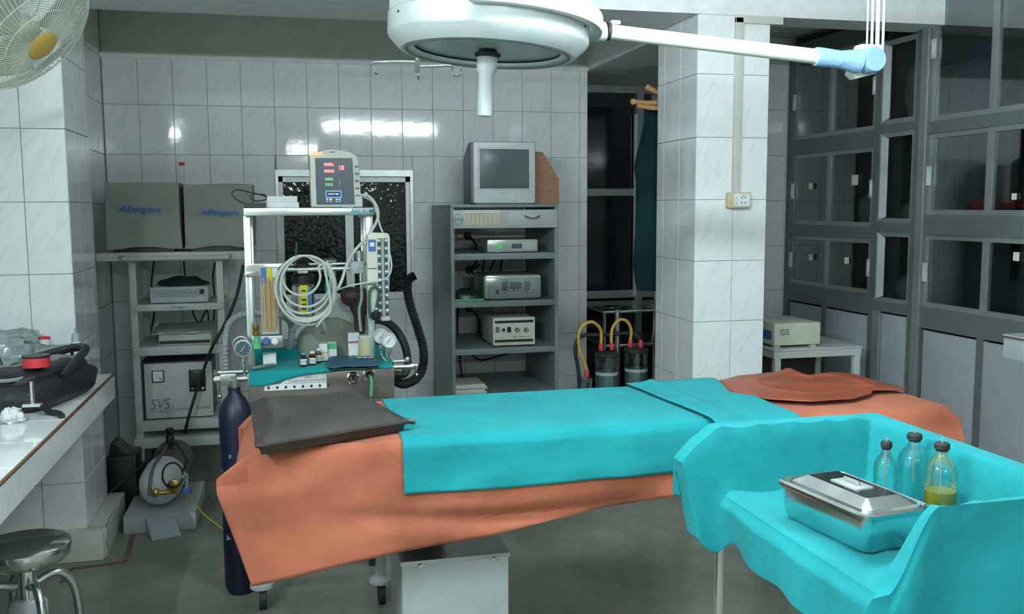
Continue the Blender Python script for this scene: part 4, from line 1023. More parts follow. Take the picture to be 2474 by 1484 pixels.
# vaporisers, absorber, bracket
q = AY(732, 700, MY+.16)
MB().lathe((q.x, q.y, AY(732, 684, MY+.16).z), [(.044, 0), (.046, .012), (.046, .032), (.036, .036), (.036, .046), (.046, .050), (.046, .078), (.030, .086), (.020, .095)], n=28).build('vaporiser_dial', BLACK, am)
MB().box(q.x-.02, q.x+.02, q.y-.048, q.y-.045, AY(732, 654, MY+.16).z-.007, AY(732, 654, MY+.16).z+.007).build('dial_window', PAPER, am)
MB().lathe((q.x, q.y, AY(732, 765, MY+.16).z), [(.042, 0), (.045, .01), (.045, .125), (.040, .13)], n=28).build('vaporiser_body', STEEL, am)
lb = rect(MY+.10, 725, 744, 690, 756); MB().box(lb[0], lb[1], MY+.108, MY+.114, lb[2], lb[3]).build('vaporiser_label', YELLOW, am)
for i in range(5): MB().box(lb[0]+.005, lb[1]-.006, MY+.1068, MY+.108, lb[2]+.012+i*.018, lb[2]+.018+i*.018).build('marking', BLACKINK, am)
lb2 = rect(MY+.10, 744, 754, 700, 757); MB().box(lb2[0], lb2[1], MY+.108, MY+.114, lb2[2], lb2[3]).build('vaporiser_label', BLUELAB, am)
q = AY(797, 640, MY+.15); MB().lathe((q.x, q.y, AY(797, 668, MY+.15).z), [(.022, 0), (.024, .008), (.024, .050), (.028, .056), (.028, .066), (.020, .072)], n=24).build('regulator', STEEL, am)
q = AY(793, 712, MY+.16); MB().lathe((q.x, q.y, AY(793, 722, MY+.16).z), [(.010, 0), (.013, .01), (.013, .06), (.009, .075)], n=16).build('adapter', mat('teal_plastic', (.02, .22, .22), .4), am)
M_('bracket', 757, 872, 722, 752, MY+.30, .02, WHITE); M_('bracket', 822, 872, 750, 780, MY+.30, .02, WHITE)
q = AY(800, 800, MY+.30)
MB().ball((q.x, MY+.30, AY(800, 850, MY+.3).z+.03), .145, .05, .115, 28, 16, lambda d: 1+.08*fbm(d.x, d.y, d.z, 2.5)).build('absorber_cover', mat('grey_canvas', (.27, .29, .25), .8), am)
am_children_done = True
# green tray cloth
def tc(u, v):
    x = tb[0]+.006+(tb[1]-tb[0]-.010)*u
    fl_ = max(.0, interp([(0, .052), (.12, .050), (.25, .030), (.34, .018), (.5, .012), (.62, .008), (.75, .004), (1, .003)], u))
    tot = .30+fl_+.03; t = v*tot
    n_ = fbm(u*5, v*4, 8)*.004
    if t < fl_: return (x, MY-.008-.006*fbm(u*8, t*9, 1)-.006, ZT+.010-(fl_-t)+n_)
    t -= fl_
    if t < .30: return (x, MY-.012+t, ZT+.010+n_+.004)
    return (x, MY+.288+(t-.30)*.4, ZT+.014+(t-.30)*1.4)
tag(MB().grid(tc, 60, 50).build('tray_cloth', TEALD, thick=.002), 'dark teal cloth lining the machine tray and hanging over its front', 'cloth')

# ------------------------------------------------------------------ things on and around the machine
# patient monitor
PY = MY+.14
pmn = thing('patient_monitor', (AY(812, 500, PY).x, PY+.07, ZSH), 'patient monitor with red digits and orange alarm light on the machine shelf', 'monitor')
def pm_poly(lst, Y): return [((lambda p: (p.x, max(p.z, ZSH+.002)))(AY(x, y, Y))) for x, y in lst]
outl = [(752, 501), (877, 501), (876, 480), (872, 470), (868, 400), (864, 378), (852, 370), (832, 364), (812, 361), (790, 361), (772, 366), (752, 370), (748, 376)]
MB().prism(pm_poly(outl, PY), PY, PY+.13).build('case', IVORY, pmn, bevel=.006)
sc_ = pm_poly([(765, 495), (857, 494), (851, 382), (761, 382)], PY)
MB().prism(sc_, PY-.0025, PY+.001).build('screen', MONSCR, pmn)
MB().prism(pm_poly([(749, 376), (779, 374), (776, 368), (754, 367)], PY), PY-.004, PY+.02).build('alarm_light', LEDORG, pmn)
def digits(body, px0, px1, py0, py1, m, nm='digits'): 
    r = rect(PY, px0, px1, py0, py1); text(nm, body, r[0], r[1], PY-.0028, r[2], r[3], m, pmn, bold=.02)
digits('88b', 783, 806, 394, 401, LEDRED); digits('888', 783, 807, 410, 417, LEDRED); digits('18', 820, 831, 400, 411, LEDRED)
digits('000', 785, 804, 430, 436, LEDGRN); digits('222', 785, 804, 443, 449, LEDGRN)
r = rect(PY, 787, 825, 461, 478); MB().box(r[0], r[1], PY-.0034, PY-.0026, r[2], r[3]).build('display_frame', LEDBLU, pmn)
MB().box(r[0]+.003, r[1]-.003, PY-.0040, PY-.0033, r[2]+.003, r[3]-.003).build('display', LCDBLUE, pmn)
r = rect(PY, 793, 818, 467, 471); dashes('display_text', (1, 2, 1, 2), r[0], r[1], PY-.0041, r[2], r[3], WHITEINK, pmn)
for i, (u, w) in enumerate(((788, 793), (796, 802), (811, 816), (818, 823))):
    for (q0, q1) in ((480, 484), (486, 488)): r = rect(PY, u, w, q0, q1); MB().box(r[0], r[1], PY-.0034, PY-.0026, r[2], r[3]).build('icon', LEDORG if (i == 1 and q0 == 480) else LEDBLU, pmn)
r = rect(PY, 819, 822, 434, 450); MB().box(r[0], r[1], PY-.0034, PY-.0026, r[2], r[3]).build('bar_graph', GREYCL, pmn)
for i in range(5):
    r = rect(PY, 857+i*.6, 866+i*.6, 400+i*17.5, 404.5+i*17.5); MB().box(r[0], r[1], PY-.005, PY, r[2], r[3]).build('button', GREYINK, pmn, bevel=.001)
r = rect(PY, 797, 810, 366, 369); dashes('small_print', (2, 1, 2), r[0], r[1], PY, r[2], r[3], GREYINK, pmn)
wire('monitor_lead', wpx([(874, 472, PY), (890, 474, PY-.03), (905, 490, PY-.06), (914, 515, PY-.08), (908, 540, PY-.085), (885, 575, PY-.085), (858, 605, PY-.085), (838, 640, PY-.085), (825, 680, MY-.01), (815, 700, MY)]), .006, HOSEWHT, 'thick pale lead curling from the monitor down to the coiled tubing', 'lead')
wire('thin_lead', wpx([(874, 474, PY), (900, 488, PY-.045), (910, 515, PY-.09), (918, 545, MY+.02), (925, 562, MY+.01)]), .0035, HOSEWHT, 'thin pale lead from the monitor to the mercury gauge', 'lead')
# tissue box, adapter, loose wire on the shelf
r = rect(PY-.02, 644, 722, 474, 501)
tb_ = thing('carton', ((r[0]+r[1])/2, PY, ZSH), 'white ribbed box beside the monitor on the machine shelf', 'box')
MB().box(r[0], r[1], PY-.02, PY+.09, ZSH+.0005, ZSH+.022).build('tray', PAPER, tb_, bevel=.002)
MB().box(r[0]+.002, r[1]-.006, PY-.016, PY+.086, ZSH+.022, r[3]).build('lid', PAPER, tb_, bevel=.002)
for i in range(4): MB().box(r[0]+.001, r[1]-.005, PY-.0172, PY-.016, ZSH+.025+i*.006, ZSH+.027+i*.006).build('rib', WHITEINK, tb_)
r = rect(PY-.03, 590, 641, 491, 501); tag(MB().rbox(r[0], r[1], PY-.04, PY+.02, ZSH+.0005, max(r[3], ZSH+.012), .003).build('power_adapter', BLACK), 'black slim adapter at the left end of the machine shelf', 'adapter')
wire('loose_wire', wpx([(600, 494, PY-.02), (575, 485, PY-.03), (560, 468, PY-.03), (572, 459, PY-.02), (605, 465, PY), (640, 474, PY+.02), (642, 482, PY+.02), (620, 486, PY), (604, 478, PY), (610, 470, PY), (635, 470, PY+.01), (645, 476, PY+.02)]), .0025, RUBBLACK, 'loose black wire looping above the left end of the machine shelf', 'wire')
# mercury manometer
GY = MY+.02
sp = thing('mercury_manometer', (AY(915, 775, GY).x, GY+.02, AY(915, 776, GY).z), 'tall cream mercury blood-pressure gauge with ladder scale, right side of the machine', 'gauge')
MB().prism([((lambda p: (p.x, p.z))(AY(x, y, GY))) for x, y in [(889, 774), (939, 774), (943, 600), (942, 570), (936, 563), (896, 562), (888, 568), (886, 600)]], GY, GY+.045).build('case', CREAM, sp, bevel=.006)
r = rect(GY, 913, 938, 576, 764); MB().box(r[0], r[1], GY-.002, GY+.001, r[2], r[3]).build('scale_board', mat('scale_green', (.10, .14, .13), .5), sp)
for i in range(20):
    z = r[2]+(r[3]-r[2])*(i+.5)/20; MB().box(r[0]+.001, r[0]+.012, GY-.0035, GY-.002, z-.0035, z+.0035).box(r[1]-.012, r[1]-.001, GY-.0035, GY-.002, z-.0035, z+.0035).build('scale_mark', WHITEINK if i % 2 else BLACKINK, sp)
MB().cyl(((r[0]+r[1])/2, GY-.005, r[2]), ((r[0]+r[1])/2, GY-.005, r[3]), .006, n=12).build('mercury_tube', HOSEGREY, sp)
r = rect(GY, 890, 908, 579, 608); lb_ = MB().box(r[0], r[1], GY-.0015, GY+.001, r[2], r[3]).build('label_plate', BLUELAB, sp)
MB().box(r[0]+.006, r[1]-.006, GY-.0022, GY-.0015, r[2]+.020, r[2]+.036).build('emblem', WHITEINK, lb_)
for yy in (648, 686): r = rect(GY, 889, 910, yy, yy+2); MB().box(r[0], r[1], GY-.001, GY+.001, r[2], r[3]).build('seam', BLACKINK, sp)
r = rect(GY, 921, 942, 765, 775); MB().box(r[0], r[1], GY-.006, GY+.03, r[2], r[3]).build('foot_block', WHITE, sp, bevel=.002)
q = AY(908, 757, GY); MB().lathe((q.x, GY-.015, AY(908, 772, GY).z), [(.014, 0), (.017, .006), (.017, .03), (.008, .036), (.007, .040)], n=18).build('inflation_bulb', BLACK, sp)
MB().ball((q.x, GY-.015, AY(908, 746, GY).z), .008, .008, .007, 12, 8).build('valve', CHROME, sp)
MB().tube(wpx([(895, 770, GY-.01), (892, 740, GY-.012), (893, 705, GY-.012), (905, 692, GY-.012), (915, 705, GY-.012), (912, 730, GY-.015), (909, 748, GY-.015)]), .006, 8, 6).build('bulb_tube', GREENHOSE, sp)
MB().box(AY(903, 700, GY).x, AY(912, 700, GY).x, GY+.045, MY+.13, AY(905, 700, GY).z-.02, AY(905, 700, GY).z+.02).build('bracket', STEEL, sp)
wire('pressure_line', wpx([(941, 610, GY+.01), (946, 640, GY), (940, 665, GY-.01), (920, 678, GY-.015), (880, 684, GY-.015), (840, 692, MY+.02), (810, 703, MY+.02), (790, 712, MY+.05)]), .0035, HOSEWHT, 'thin pale line sweeping left from the mercury gauge', 'lead')
# coiled tubing
pts = []; rnd = random.Random(4)
for k in range(7*14+1):
    t = k/14; a = 2*math.pi*t+.9; lp = int(t)
    rx = (74, 70, 66, 60, 46, 64, 72)[min(lp, 6)]; ry = (76, 84, 70, 62, 48, 78, 80)[min(lp, 6)]
    cx = (738, 742, 734, 738, 728, 742, 738)[min(lp, 6)]; cy = 618+ry
    pts.append(tuple(AY(cx+rx*math.cos(a), cy-ry*math.sin(a), MY+.035-.004*lp)))
pts += wpx([(800, 740, MY), (780, 770, MY-.01), (765, 790, MY)])
wire('coiled_tubing', pts, .0048, HOSEWHT, 'pale coil of thin tubing hung in front of the black vaporiser', 'tubing', sub=3)
tag(MB().tube(wpx([(706, 640, MY+.13), (715, 630, MY+.10), (716, 590, MY+.02), (716, 600, MY+.012), (714, 635, MY+.02), (716, 628, MY+.045)]), .003, 8, 4).build('tubing_hook', GREENHOSE), 'thin green wire hook carrying the coiled tubing', 'hook')
# breathing bag and hoses
q = AY(862, 740, MY+.20)
bb = thing('breathing_bag', (q.x, q.y, AY(862, 800, MY+.2).z), 'limp dark brown rubber breathing bag behind the cream mercury gauge', 'bag')
MB().lathe((q.x+.01, q.y, AY(870, 812, MY+.2).z), [(.018, 0), (.022, .03), (.024, .08), (.040, .12), (.050, .16), (.046, .185), (.025, .20), (.010, .203)], n=24).build('body', BAGBROWN, bb)
MB().ball((q.x-.025, q.y-.02, AY(850, 715, MY+.2).z), .042, .035, .040, 18, 12, lambda d: 1+.15*fbm(d.x, d.y, d.z, 2)).build('neck', BAGBROWN, bb)
wire('black_hose', wpx([(895, 775, MY+.22), (925, 775, MY+.24), (955, 795, MY+.26), (978, 835, MY+.26), (985, 880, MY+.26), (975, 905, MY+.24), (950, 905, MY+.22), (935, 925, MY+.2)]), .017, RUBBLACK, 'thick black hose arching behind the round gauges on the right', 'hose')
wire('corrugated_hose', wpx([(1003, 666, MY+.42), (988, 675, MY+.42), (984, 700, MY+.42), (992, 740, MY+.42), (1008, 790, MY+.42), (1022, 840, MY+.40), (1022, 885, MY+.38), (1005, 915, MY+.34), (975, 928, MY+.30), (945, 918, MY+.26), (930, 930, MY+.2)]), .019, RUBBLACK, 'long black corrugated hose hanging between the machine and the grey rack', 'hose', sub=16, n=10, ridges=1)
wire('grey_hose', wpx([(548, 905, MY+.34), (545, 860, MY+.34), (548, 800, MY+.36), (565, 770, MY+.38), (600, 758, MY+.38), (650, 758, MY+.34), (690, 766, MY+.25), (705, 790, MY+.22), (702, 825, MY+.20), (696, 842, MY+.2)]), .014, HOSEGREY, 'grey corrugated hose curving behind the flow meter', 'hose', sub=12, n=10, ridges=1)
wire('grey_hose', wpx([(705, 800, MY+.20), (720, 785, MY+.18), (750, 772, MY+.18), (775, 775, MY+.18), (785, 795, MY+.19), (780, 805, MY+.22)]), .009, HOSEGREY, 'short grey hose looping under the coiled tubing', 'hose')
# things on the tray cloth
ZC = ZT+.018
def carton(px0, px1, y0, Y, dep, m, label, cat='box', band=None, name='carton'):
    r = rect(Y, px0, px1, y0, y0+10)
    t = thing(name, ((r[0]+r[1])/2, Y+dep/2, ZC), label, cat)
    MB().box(r[0], r[1], Y, Y+dep, ZC, r[3]).build('body', m, t, bevel=.001)
    if band:
        bm_, f0, f1 = band; h = r[3]-ZC
        MB().box(r[0]+.0005, r[1]-.0005, Y-.0006, Y, ZC+h*f0, ZC+h*f1).build('print_band', bm_, t)
    return t
carton(635, 667, 855, MY+.12, .05, PAPER, 'small white square carton at the left end of the machine tray', band=(WHITEINK, .2, .8))
carton(771, 791, 831, MY+.16, .03, PAPER, 'white carton with yellow stripe behind the vials', band=(YELLOW, .42, .52))
carton(792, 813, 828, MY+.18, .03, PAPER, 'white carton with a green top half beside the yellow-striped one', band=(GREENP, .62, .98))
carton(841, 868, 805, MY+.15, .035, PAPER, 'tall white carton with pink print left of the cream tub', band=(PINK, .62, .70))
q = AY(884, 850, MY+.15); zt_ = AY(884, 812, MY+.15).z
tub = thing('cream_tub', (q.x, MY+.15, ZC), 'round cream tub with a white lid on the machine tray', 'tub')
MB().lathe((q.x, MY+.15, ZC), [(.029, 0), (.031, .003), (.031, zt_-ZC-.004)], n=28).build('body', mat('tub_cream', (.55, .54, .36), .5), tub)
MB().lathe((q.x, MY+.15, zt_-.004), [(.033, 0), (.033, .005), (.028, .008)], n=28).build('lid', PAPER, tub)
def vial(px, ytop, Y, r, cap, lab, label):
    p = AY(px, 870, Y); zt = AY(px, ytop, Y).z; h = zt-ZC
    t = thing('vial', (p.x, Y, ZC), label, 'vial', 'vials on the machine tray')
    MB().lathe((p.x, Y, ZC), [(r*.9, 0), (r, .002), (r, h*.66), (r*.5, h*.80), (r*.5, h*.9)], n=20).build('glass', BROWNGL, t)
    MB().lathe((p.x, Y, ZC+h*.84), [(r*.66, 0), (r*.66, h*.14), (r*.5, h*.17)], n=18).build('cap', cap, t)
    MB().lathe((p.x, Y, ZC+h*.12), [(r*1.02, 0), (r*1.02, h*.42)], n=20, caps=False).build('paper_label', PAPER, t)
    for i, z in enumerate((.25, .36)): MB().lathe((p.x, Y, ZC+h*z), [(r*1.03, 0), (r*1.03, h*.04)], n=20, caps=False).build('print_line', lab, t)
vial(733, 852, MY+.06, .0135, SKYINK, GREYINK, 'brown glass vial with a bright blue cap on the machine tray')
vial(755, 849, MY+.08, .0145, PAPER, PINK, 'brown glass vial with white cap and red print, in front of the other white-capped one')
vial(770, 842, MY+.13, .012, PAPER, GREENP, 'brown glass vial with white cap and green print, just before the yellow-striped carton')
cq = [AZ(798, 862, ZC+.01), AZ(908, 860, ZC+.01), AZ(915, 884, ZC+.01), AZ(792, 888, ZC+.01)]
cuff = thing('pressure_cuff', tuple(sum(cq, Vector())/4-Vector((0, 0, .012))), 'folded dark blue blood-pressure cuff with white print on the machine tray', 'cuff')
def cu(z, amp): return lambda u, v: (lambda p: (p.x, p.y, z+amp*math.sin(math.pi*min(1, max(0, v)))*(1-.5*abs(u-.5))+.004*fbm(u*4, v*4, z*90)))(cq[3].lerp(cq[2], u).lerp(cq[0].lerp(cq[1], u), v))
NAVY = mat('navy_cuff', (.018, .075, .12), .5)
MB().grid(cu(ZC+.003, .006), 24, 12).build('lower_fold', BLACK, cuff, thick=.004); MB().grid(cu(ZC+.012, .014), 24, 12).build('upper_fold', NAVY, cuff, thick=.004)
for k in range(3):
    p = cq[3].lerp(cq[2], .62+.12*k).lerp(cq[0].lerp(cq[1], .62+.12*k), .4); MB().lathe((p.x, p.y, ZC+.0285), [(.010, 0), (.010, .0006), (.006, .0008)], n=16).build('printed_ring', WHITEINK, cuff)
q = AZ(630, 892, ZC); MB_ = MB().tube([(q.x-.035, q.y-.01, ZC+.006), (q.x-.01, q.y, ZC+.007), (q.x+.012, q.y+.006, ZC+.010), (q.x+.05, q.y+.035, ZC+.008)], .007, 8, 4)
tag(MB_.build('connector', TVDARK), 'dark grey tube connector lying at the left front of the tray cloth', 'connector')
# oxygen cylinder standing left
bc = AZ(575, 1440, 0); br = .062
zs_ = AY(565, 985, bc.y).z; zn_ = AY(565, 942, bc.y).z
bc_x = AY(574, 1200, bc.y).x
ox = thing('gas_cylinder', (bc_x, bc.y+.05, 0), 'tall scuffed dark blue gas cylinder standing left of the operating table', 'cylinder')
MB().lathe((bc_x, bc.y+.05, 0), [(br*.8, 0), (br, .03), (br, zs_-.045), (br*.93, zs_-.015), (br*.7, zs_+.02), (br*.42, zs_+.04), (br*.36, zs_+.05), (br*.36, zn_)], n=32).build('body', CYLBLUE, ox)
MB().lathe((bc_x, bc.y+.05, zn_), [(.016, 0), (.018, .01), (.018, .03), (.011, .034), (.011, .046)], n=16).build('valve', BRUSH, ox)
for i in range(16):
    a = math.radians(rnd.uniform(205, 330)); z = rnd.uniform(.18, zs_-.06); w = rnd.uniform(.004, .012); h = rnd.uniform(.003, .012)
    d = Vector((math.cos(a), math.sin(a), 0)); tg = Vector((-d.y, d.x, 0)); c = Vector((bc_x, bc.y+.05, z))+d*(br+.0004)
    MB().add([c-tg*w+Vector((0, 0, -h)), c+tg*w*.7+Vector((0, 0, -h*.6)), c+tg*w+Vector((0, 0, h*.7)), c-tg*w*.5+Vector((0, 0, h))], [(0, 1, 2, 3)]).build('paint_chip', GREYCL, ox)

# ------------------------------------------------------------------ things on the floor at the left
LY = 4.62
c0 = AY(383, 1186, LY); c1 = AY(424, 1100, 5.18)
c0.z = .185; c1.z = .195
ax = (c1-c0).normalized(); L = (c1-c0).length; R_ = .098
pl0, pl1 = AZ(300, 1290, 0), AZ(475, 1275, 0)
ped = thing('plinth', ((pl0.x+pl1.x)/2, 4.72, 0), 'low white plinth under the lying gas cylinder', 'plinth')
MB().box(pl0.x, pl1.x, 4.52, 5.05, 0, .082).build('block', WHITE, ped, bevel=.004)
MB().add([(pl0.x+.10, 4.515, .001), (pl1.x-.09, 4.515, .001), (pl1.x-.06, 4.44, .001), (pl0.x+.14, 4.40, .001), (pl0.x+.10, 4.515, .075), (pl1.x-.09, 4.515, .075)], [(0, 1, 2, 3), (4, 3, 2, 5), (0, 3, 4), (1, 5, 2), (0, 4, 5, 1)]).build('wedge', PALEGREY, ped)
lc = thing('lying_cylinder', tuple((c0+c1)/2-Vector((0, 0, R_))), 'brown gas cylinder with a white shoulder lying on a white plinth near the floor', 'cylinder')
MB().lathe(c0, [(R_, L*.35), (R_, L*.92), (R_*.8, L*.98), (R_*.3, L)], ax, 32).build('body', CYLBROWN, lc)
MB().lathe(c0, [(R_*.25, -.055), (R_*.6, -.035), (R_*.88, 0), (R_, .06), (R_*1.002, L*.35)], ax, 32).build('shoulder', CYLWHITE, lc)
vq = c0-ax*.05
MB().lathe(vq, [(.016, -.012), (.018, -.05), (.012, -.054)], ax, 14).cyl(vq-ax*.04, vq-ax*.04+Vector((.10, 0, 0)), .010, n=12).build('valve', BRASS, lc)
gq = vq-ax*.04+Vector((.085, -.01, .035)); MB().lathe(gq, [(.030, 0), (.030, .018), (.026, .02)], (0, -1, 0), 24).build('regulator', BRASS, lc)
gq2 = gq+Vector((.055, 0, -.02)); MB().lathe(gq2, [(.022, -.018), (.022, 0), (.018, .004)], (0, 0, 1), 20).build('adjusting_knob', BLUELAB, lc)
MB().cyl(gq2, gq2+Vector((.002, 0, .07)), .010, n=12).build('flow_tube', CHROME, lc)
s0 = c0+Vector((-.03, 0, R_+.004)); MB().tube([c0+ax*L*.9+Vector((0, 0, R_+.004)), c0+ax*L*.5+Vector((-.01, 0, R_+.004)), c0+ax*.05+Vector((-.02, 0, R_*.96)), c0-ax*.045+Vector((-.025, 0, R_*.55)), c0-ax*.065+Vector((-.03, 0, -.02))], .009, 6, 5).build('strap', TVDARK, lc)
MB().tube([gq+Vector((.045*math.cos(t*.6), -.03, .055+.060*math.sin(t*.6))) for t in range(11)], .0045, 6, 3).tube([gq+Vector((.045, -.02, .07)), gq+Vector((.06, 0, .12)), c0+ax*.22+Vector((.07, 0, R_+.03)), c0+ax*.35+Vector((.02, 0, R_+.02)), c0+ax*.2+Vector((-.10, 0, R_*.6)), c0+Vector((-.22, .05, -.02))], .006, 6, 6).build('hose', RUBBLACK, lc)
p = c0+ax*(L*.72)+Vector((.0, 0, R_))
bt = thing('black_bottle', (p.x, p.y, p.z-.002), 'small black bottle standing on the lying brown cylinder', 'bottle')
MB().lathe((p.x, p.y, p.z-.004), [(.020, 0), (.022, .01), (.020, .05), (.012, .06), (.014, .066), (.020, .07), (.022, .085), (.016, .092)], n=20).build('body', BLACK, bt)
r = rect(4.85, 257, 330, 1075, 1210)
bx = thing('black_case', ((r[0]+r[1])/2, 4.95, 0), 'black case in the shadow beside the lying cylinder', 'case')
MB().box(r[0], r[1], 4.85, 5.05, 0.0, r[3]-.06).build('body', BLACK, bx, bevel=.008)
MB().prism([(r[0]+.01, r[3]-.06), (r[0]+.10, r[3]-.06), (r[0]+.04, r[3]), (r[0]+.02, r[3])], 4.87, 5.03).build('flap', BLACK, bx)
wire('floor_cord', [tuple(AZ(160, 1310, .02)), tuple(AZ(215, 1298, .012)), tuple(AZ(260, 1270, .012)), tuple(AZ(290, 1225, .012)), tuple(AZ(300, 1180, .02)), tuple(AY(320, 1140, 4.8))], .008, RUBBLACK, 'black cord running on the floor from the stool to the black case')
wire('yellow_tube', [tuple(gq2+Vector((0, 0, -.01))), tuple(AZ(490, 1240, .04)), tuple(AZ(540, 1280, .008)), tuple(AZ(600, 1330, .008))], .004, YELLOW, 'thin yellow tube trailing over the floor to the blue cylinder', 'tube')
# steel stool
SZ = .50; sq = AZ(58, 1312, SZ); SR = .130
so = thing('stool', (sq.x, sq.y, 0), 'round steel stool with bent tube legs at the lower left', 'stool')
MB().lathe((sq.x, sq.y, SZ-.004), [(SR-.006, 0), (SR-.008, .006), (SR*.5, .003), (.01, .002)], n=48, caps=False).build('seat', BRUSH, so)
MB().lathe((sq.x, sq.y, SZ), [(SR-.008, .002), (SR, -.004), (SR+.001, -.012), (SR-.004, -.040), (SR-.02, -.055), (SR-.05, -.060)], n=48).build('seat_rim', CHROME, so)
MB().cyl((sq.x, sq.y, .30), (sq.x, sq.y, SZ-.055), .03, n=20).build('spindle', CHROME, so)
MB().lathe((sq.x, sq.y, .25), [(.05, 0), (.055, .02), (.055, .06), (.04, .08)], n=24).build('hub', WHITE, so)
for k in range(4):
    a = math.radians(30+90*k); d = Vector((math.cos(a), math.sin(a), 0)); o_ = Vector((sq.x, sq.y, 0))
    MB().tube([o_+d*.03+Vector((0, 0, .37)), o_+d*.09+Vector((0, 0, .385)), o_+d*.135+Vector((0, 0, .33)), o_+d*.150+Vector((0, 0, .20)), o_+d*.160+Vector((0, 0, .02))], .013, 10, 6).build('leg', STEEL, so)
    MB().cyl(o_+d*.160, o_+d*.160+Vector((0, 0, .025)), .016, n=12).build('foot', RUBBLACK, so)
MB().tube([(sq.x+.148*math.cos(t), sq.y+.148*math.sin(t), .2) for t in [2*math.pi*k/20 for k in range(20)]], .009, 8, 2, closed=True).build('foot_ring', CHROME, so)

# ------------------------------------------------------------------ grey equipment rack with television
KX0 = .932; KY0, KY1 = 5.42, 6.14; KX1 = AY(1349, 700, KY0).x; KZ = AY(1220, 501, KY0).z
rk = thing('equipment_rack', ((KX0+KX1)/2, (KY0+KY1)/2, 0), 'tall open grey rack with shelves and a white drawer, right of the machine', 'rack')
MB().box(KX0, KX0+.022, KY0, KY1, 0, KZ).build('side_panel', RACKGREY, rk, bevel=.002); MB().box(KX1-.022, KX1, KY0, KY1, 0, KZ).build('side_panel', RACKGREY, rk, bevel=.002)
MB().box(KX0, KX1, KY0-.004, KY1, KZ, KZ+.016).build('top', RACKGREY, rk, bevel=.002)
KS = []
for (y0, y1) in ((612, 627), (727, 741), (841, 855), (950, 966)):
    _, _, s0, s1 = rect(KY0, 1092, 1348, y0, y1); KS.append(s1)
    MB().box(KX0+.022, KX1-.022, KY0+.002, KY1, s0, s1).build('shelf', RACKGREY, rk, bevel=.002)
MB().box(KX0+.022, KX1-.022, KY0+.01, KY1, 0, .06).build('plinth', RACKGREY, rk)
r = rect(KY0, 1093, 1347, 507, 551)
dw = MB().box(r[0], r[1]-.002, KY0-.012, KY0+.02, r[2], r[3]).build('drawer_panel', WHITE, rk, bevel=.002)
r2 = rect(KY0, 1226, 1339, 510, 544); MB().box(r2[0], r2[1], KY0-.015, KY0-.012, r2[2], r2[3]).build('drawer_front', WHITE, dw, bevel=.001)
q = AY(1284, 523, KY0); MB().tube([(q.x-.045, KY0-.014, q.z+.003), (q.x-.025, KY0-.028, q.z-.006), (q.x, KY0-.032, q.z-.009), (q.x+.025, KY0-.028, q.z-.006), (q.x+.045, KY0-.014, q.z+.003)], .006, 8, 4).box(q.x-.045, q.x+.045, KY0-.016, KY0-.014, q.z-.004, q.z+.006).build('drawer_handle', STEEL, dw)
r2 = rect(KY0, 1121, 1205, 508, 542); ca = MB().box(r2[0], r2[1], KY0-.014, KY0-.012, r2[2], r2[3]).build('calendar_strip', mat('strip_cream', (.62, .56, .42), .6), dw)
MB().box(r2[0], r2[1], KY0-.0148, KY0-.014, r2[3]-.014, r2[3]).build('strip_heading', PAPER, ca)
for i in range(8): MB().box(r2[0]+.012+i*.0255, r2[0]+.0135+i*.0255, KY0-.0148, KY0-.014, r2[2]+.006, r2[3]-.020).build('strip_line', BRNEDGE, ca)
q = AY(1106, 530, KY0); MB().tube([(q.x+.026*math.cos(2*math.pi*k/16), KY0-.0125, q.z+.030*math.sin(2*math.pi*k/16)) for k in range(16)], .002, 4, 2, closed=True).build('emblem_ring', GREYINK, dw)
text('lettering', 'CONTACT', q.x-.030, q.x+.030, KY0-.0145, q.z-.006, q.z+.006, BLUEINK, dw, bold=.02)
# television
VY = KY0+.06; KT = KZ+.016
tv = thing('television', (AY(1218, 495, VY).x, VY+.22, KT), 'old silver tube television standing on the grey rack', 'television')
r = rect(VY, 1143, 1294, 342, 493); r = (r[0], r[1], KT+.006, r[3])
MB().rbox(r[0], r[1], VY, VY+.07, r[2], r[3], .012).build('bezel', TVSIL, tv)
bz = [(VY+.06, 0, 0), (VY+.16, .004, .004), (VY+.34, .05, .05), (VY+.44, .075, .08)]
m = MB(); vs = []; 
for (y, ix, iz) in bz: vs += [(r[0]+ix*.3, y, r[2]), (r[1]-ix, y, r[2]), (r[1]-ix, y, r[3]-iz), (r[0]+ix*.3, y, r[3]-iz)]
fs = [(0, 1, 2, 3), (12, 15, 14, 13)]+[(k*4+i, (k+1)*4+i, (k+1)*4+(i+1) % 4, k*4+(i+1) % 4) for k in range(3) for i in range(4)]
m.add(vs, fs).build('back_shell', TVDARK, tv, bevel=.004)
s = rect(VY, 1158, 1278, 360, 456); MB().rbox(s[0]-.008, s[1]+.008, VY-.006, VY+.004, s[2]-.008, s[3]+.008, .010).build('screen_frame', mat('tv_frame_light', (.62, .65, .66), .35, .2), tv)
MB().grid(lambda u, v: (s[0]+(s[1]-s[0])*u, VY-.0065-.006*(1-(2*u-1)**2)*(1-(2*v-1)**2), s[2]+(s[3]-s[2])*v), 16, 14).build('screen', TVSCR, tv)
q = AY(1219, 466, VY); text('lettering', 'SONY', q.x-.016, q.x+.016, VY-.0005, q.z-.003, q.z+.003, GREYINK, tv)
q = AY(1243, 482, VY); MB().lathe((q.x, VY, q.z), [(.010, 0), (.010, .004), (.007, .005)], (0, -1, 0), 16).build('power_button', TVSIL, tv)
MB().box(r[0]+.02, r[1]-.02, VY+.01, VY+.05, KT, KT+.012).box(r[0]+.06, r[1]-.08, VY+.25, VY+.40, KT, KT+.008).build('stand_foot', TVDARK, tv)
wb_ = [(1297, 494), (1351, 494), (1350, 432), (1312, 368), (1290, 366), (1290, 494)]
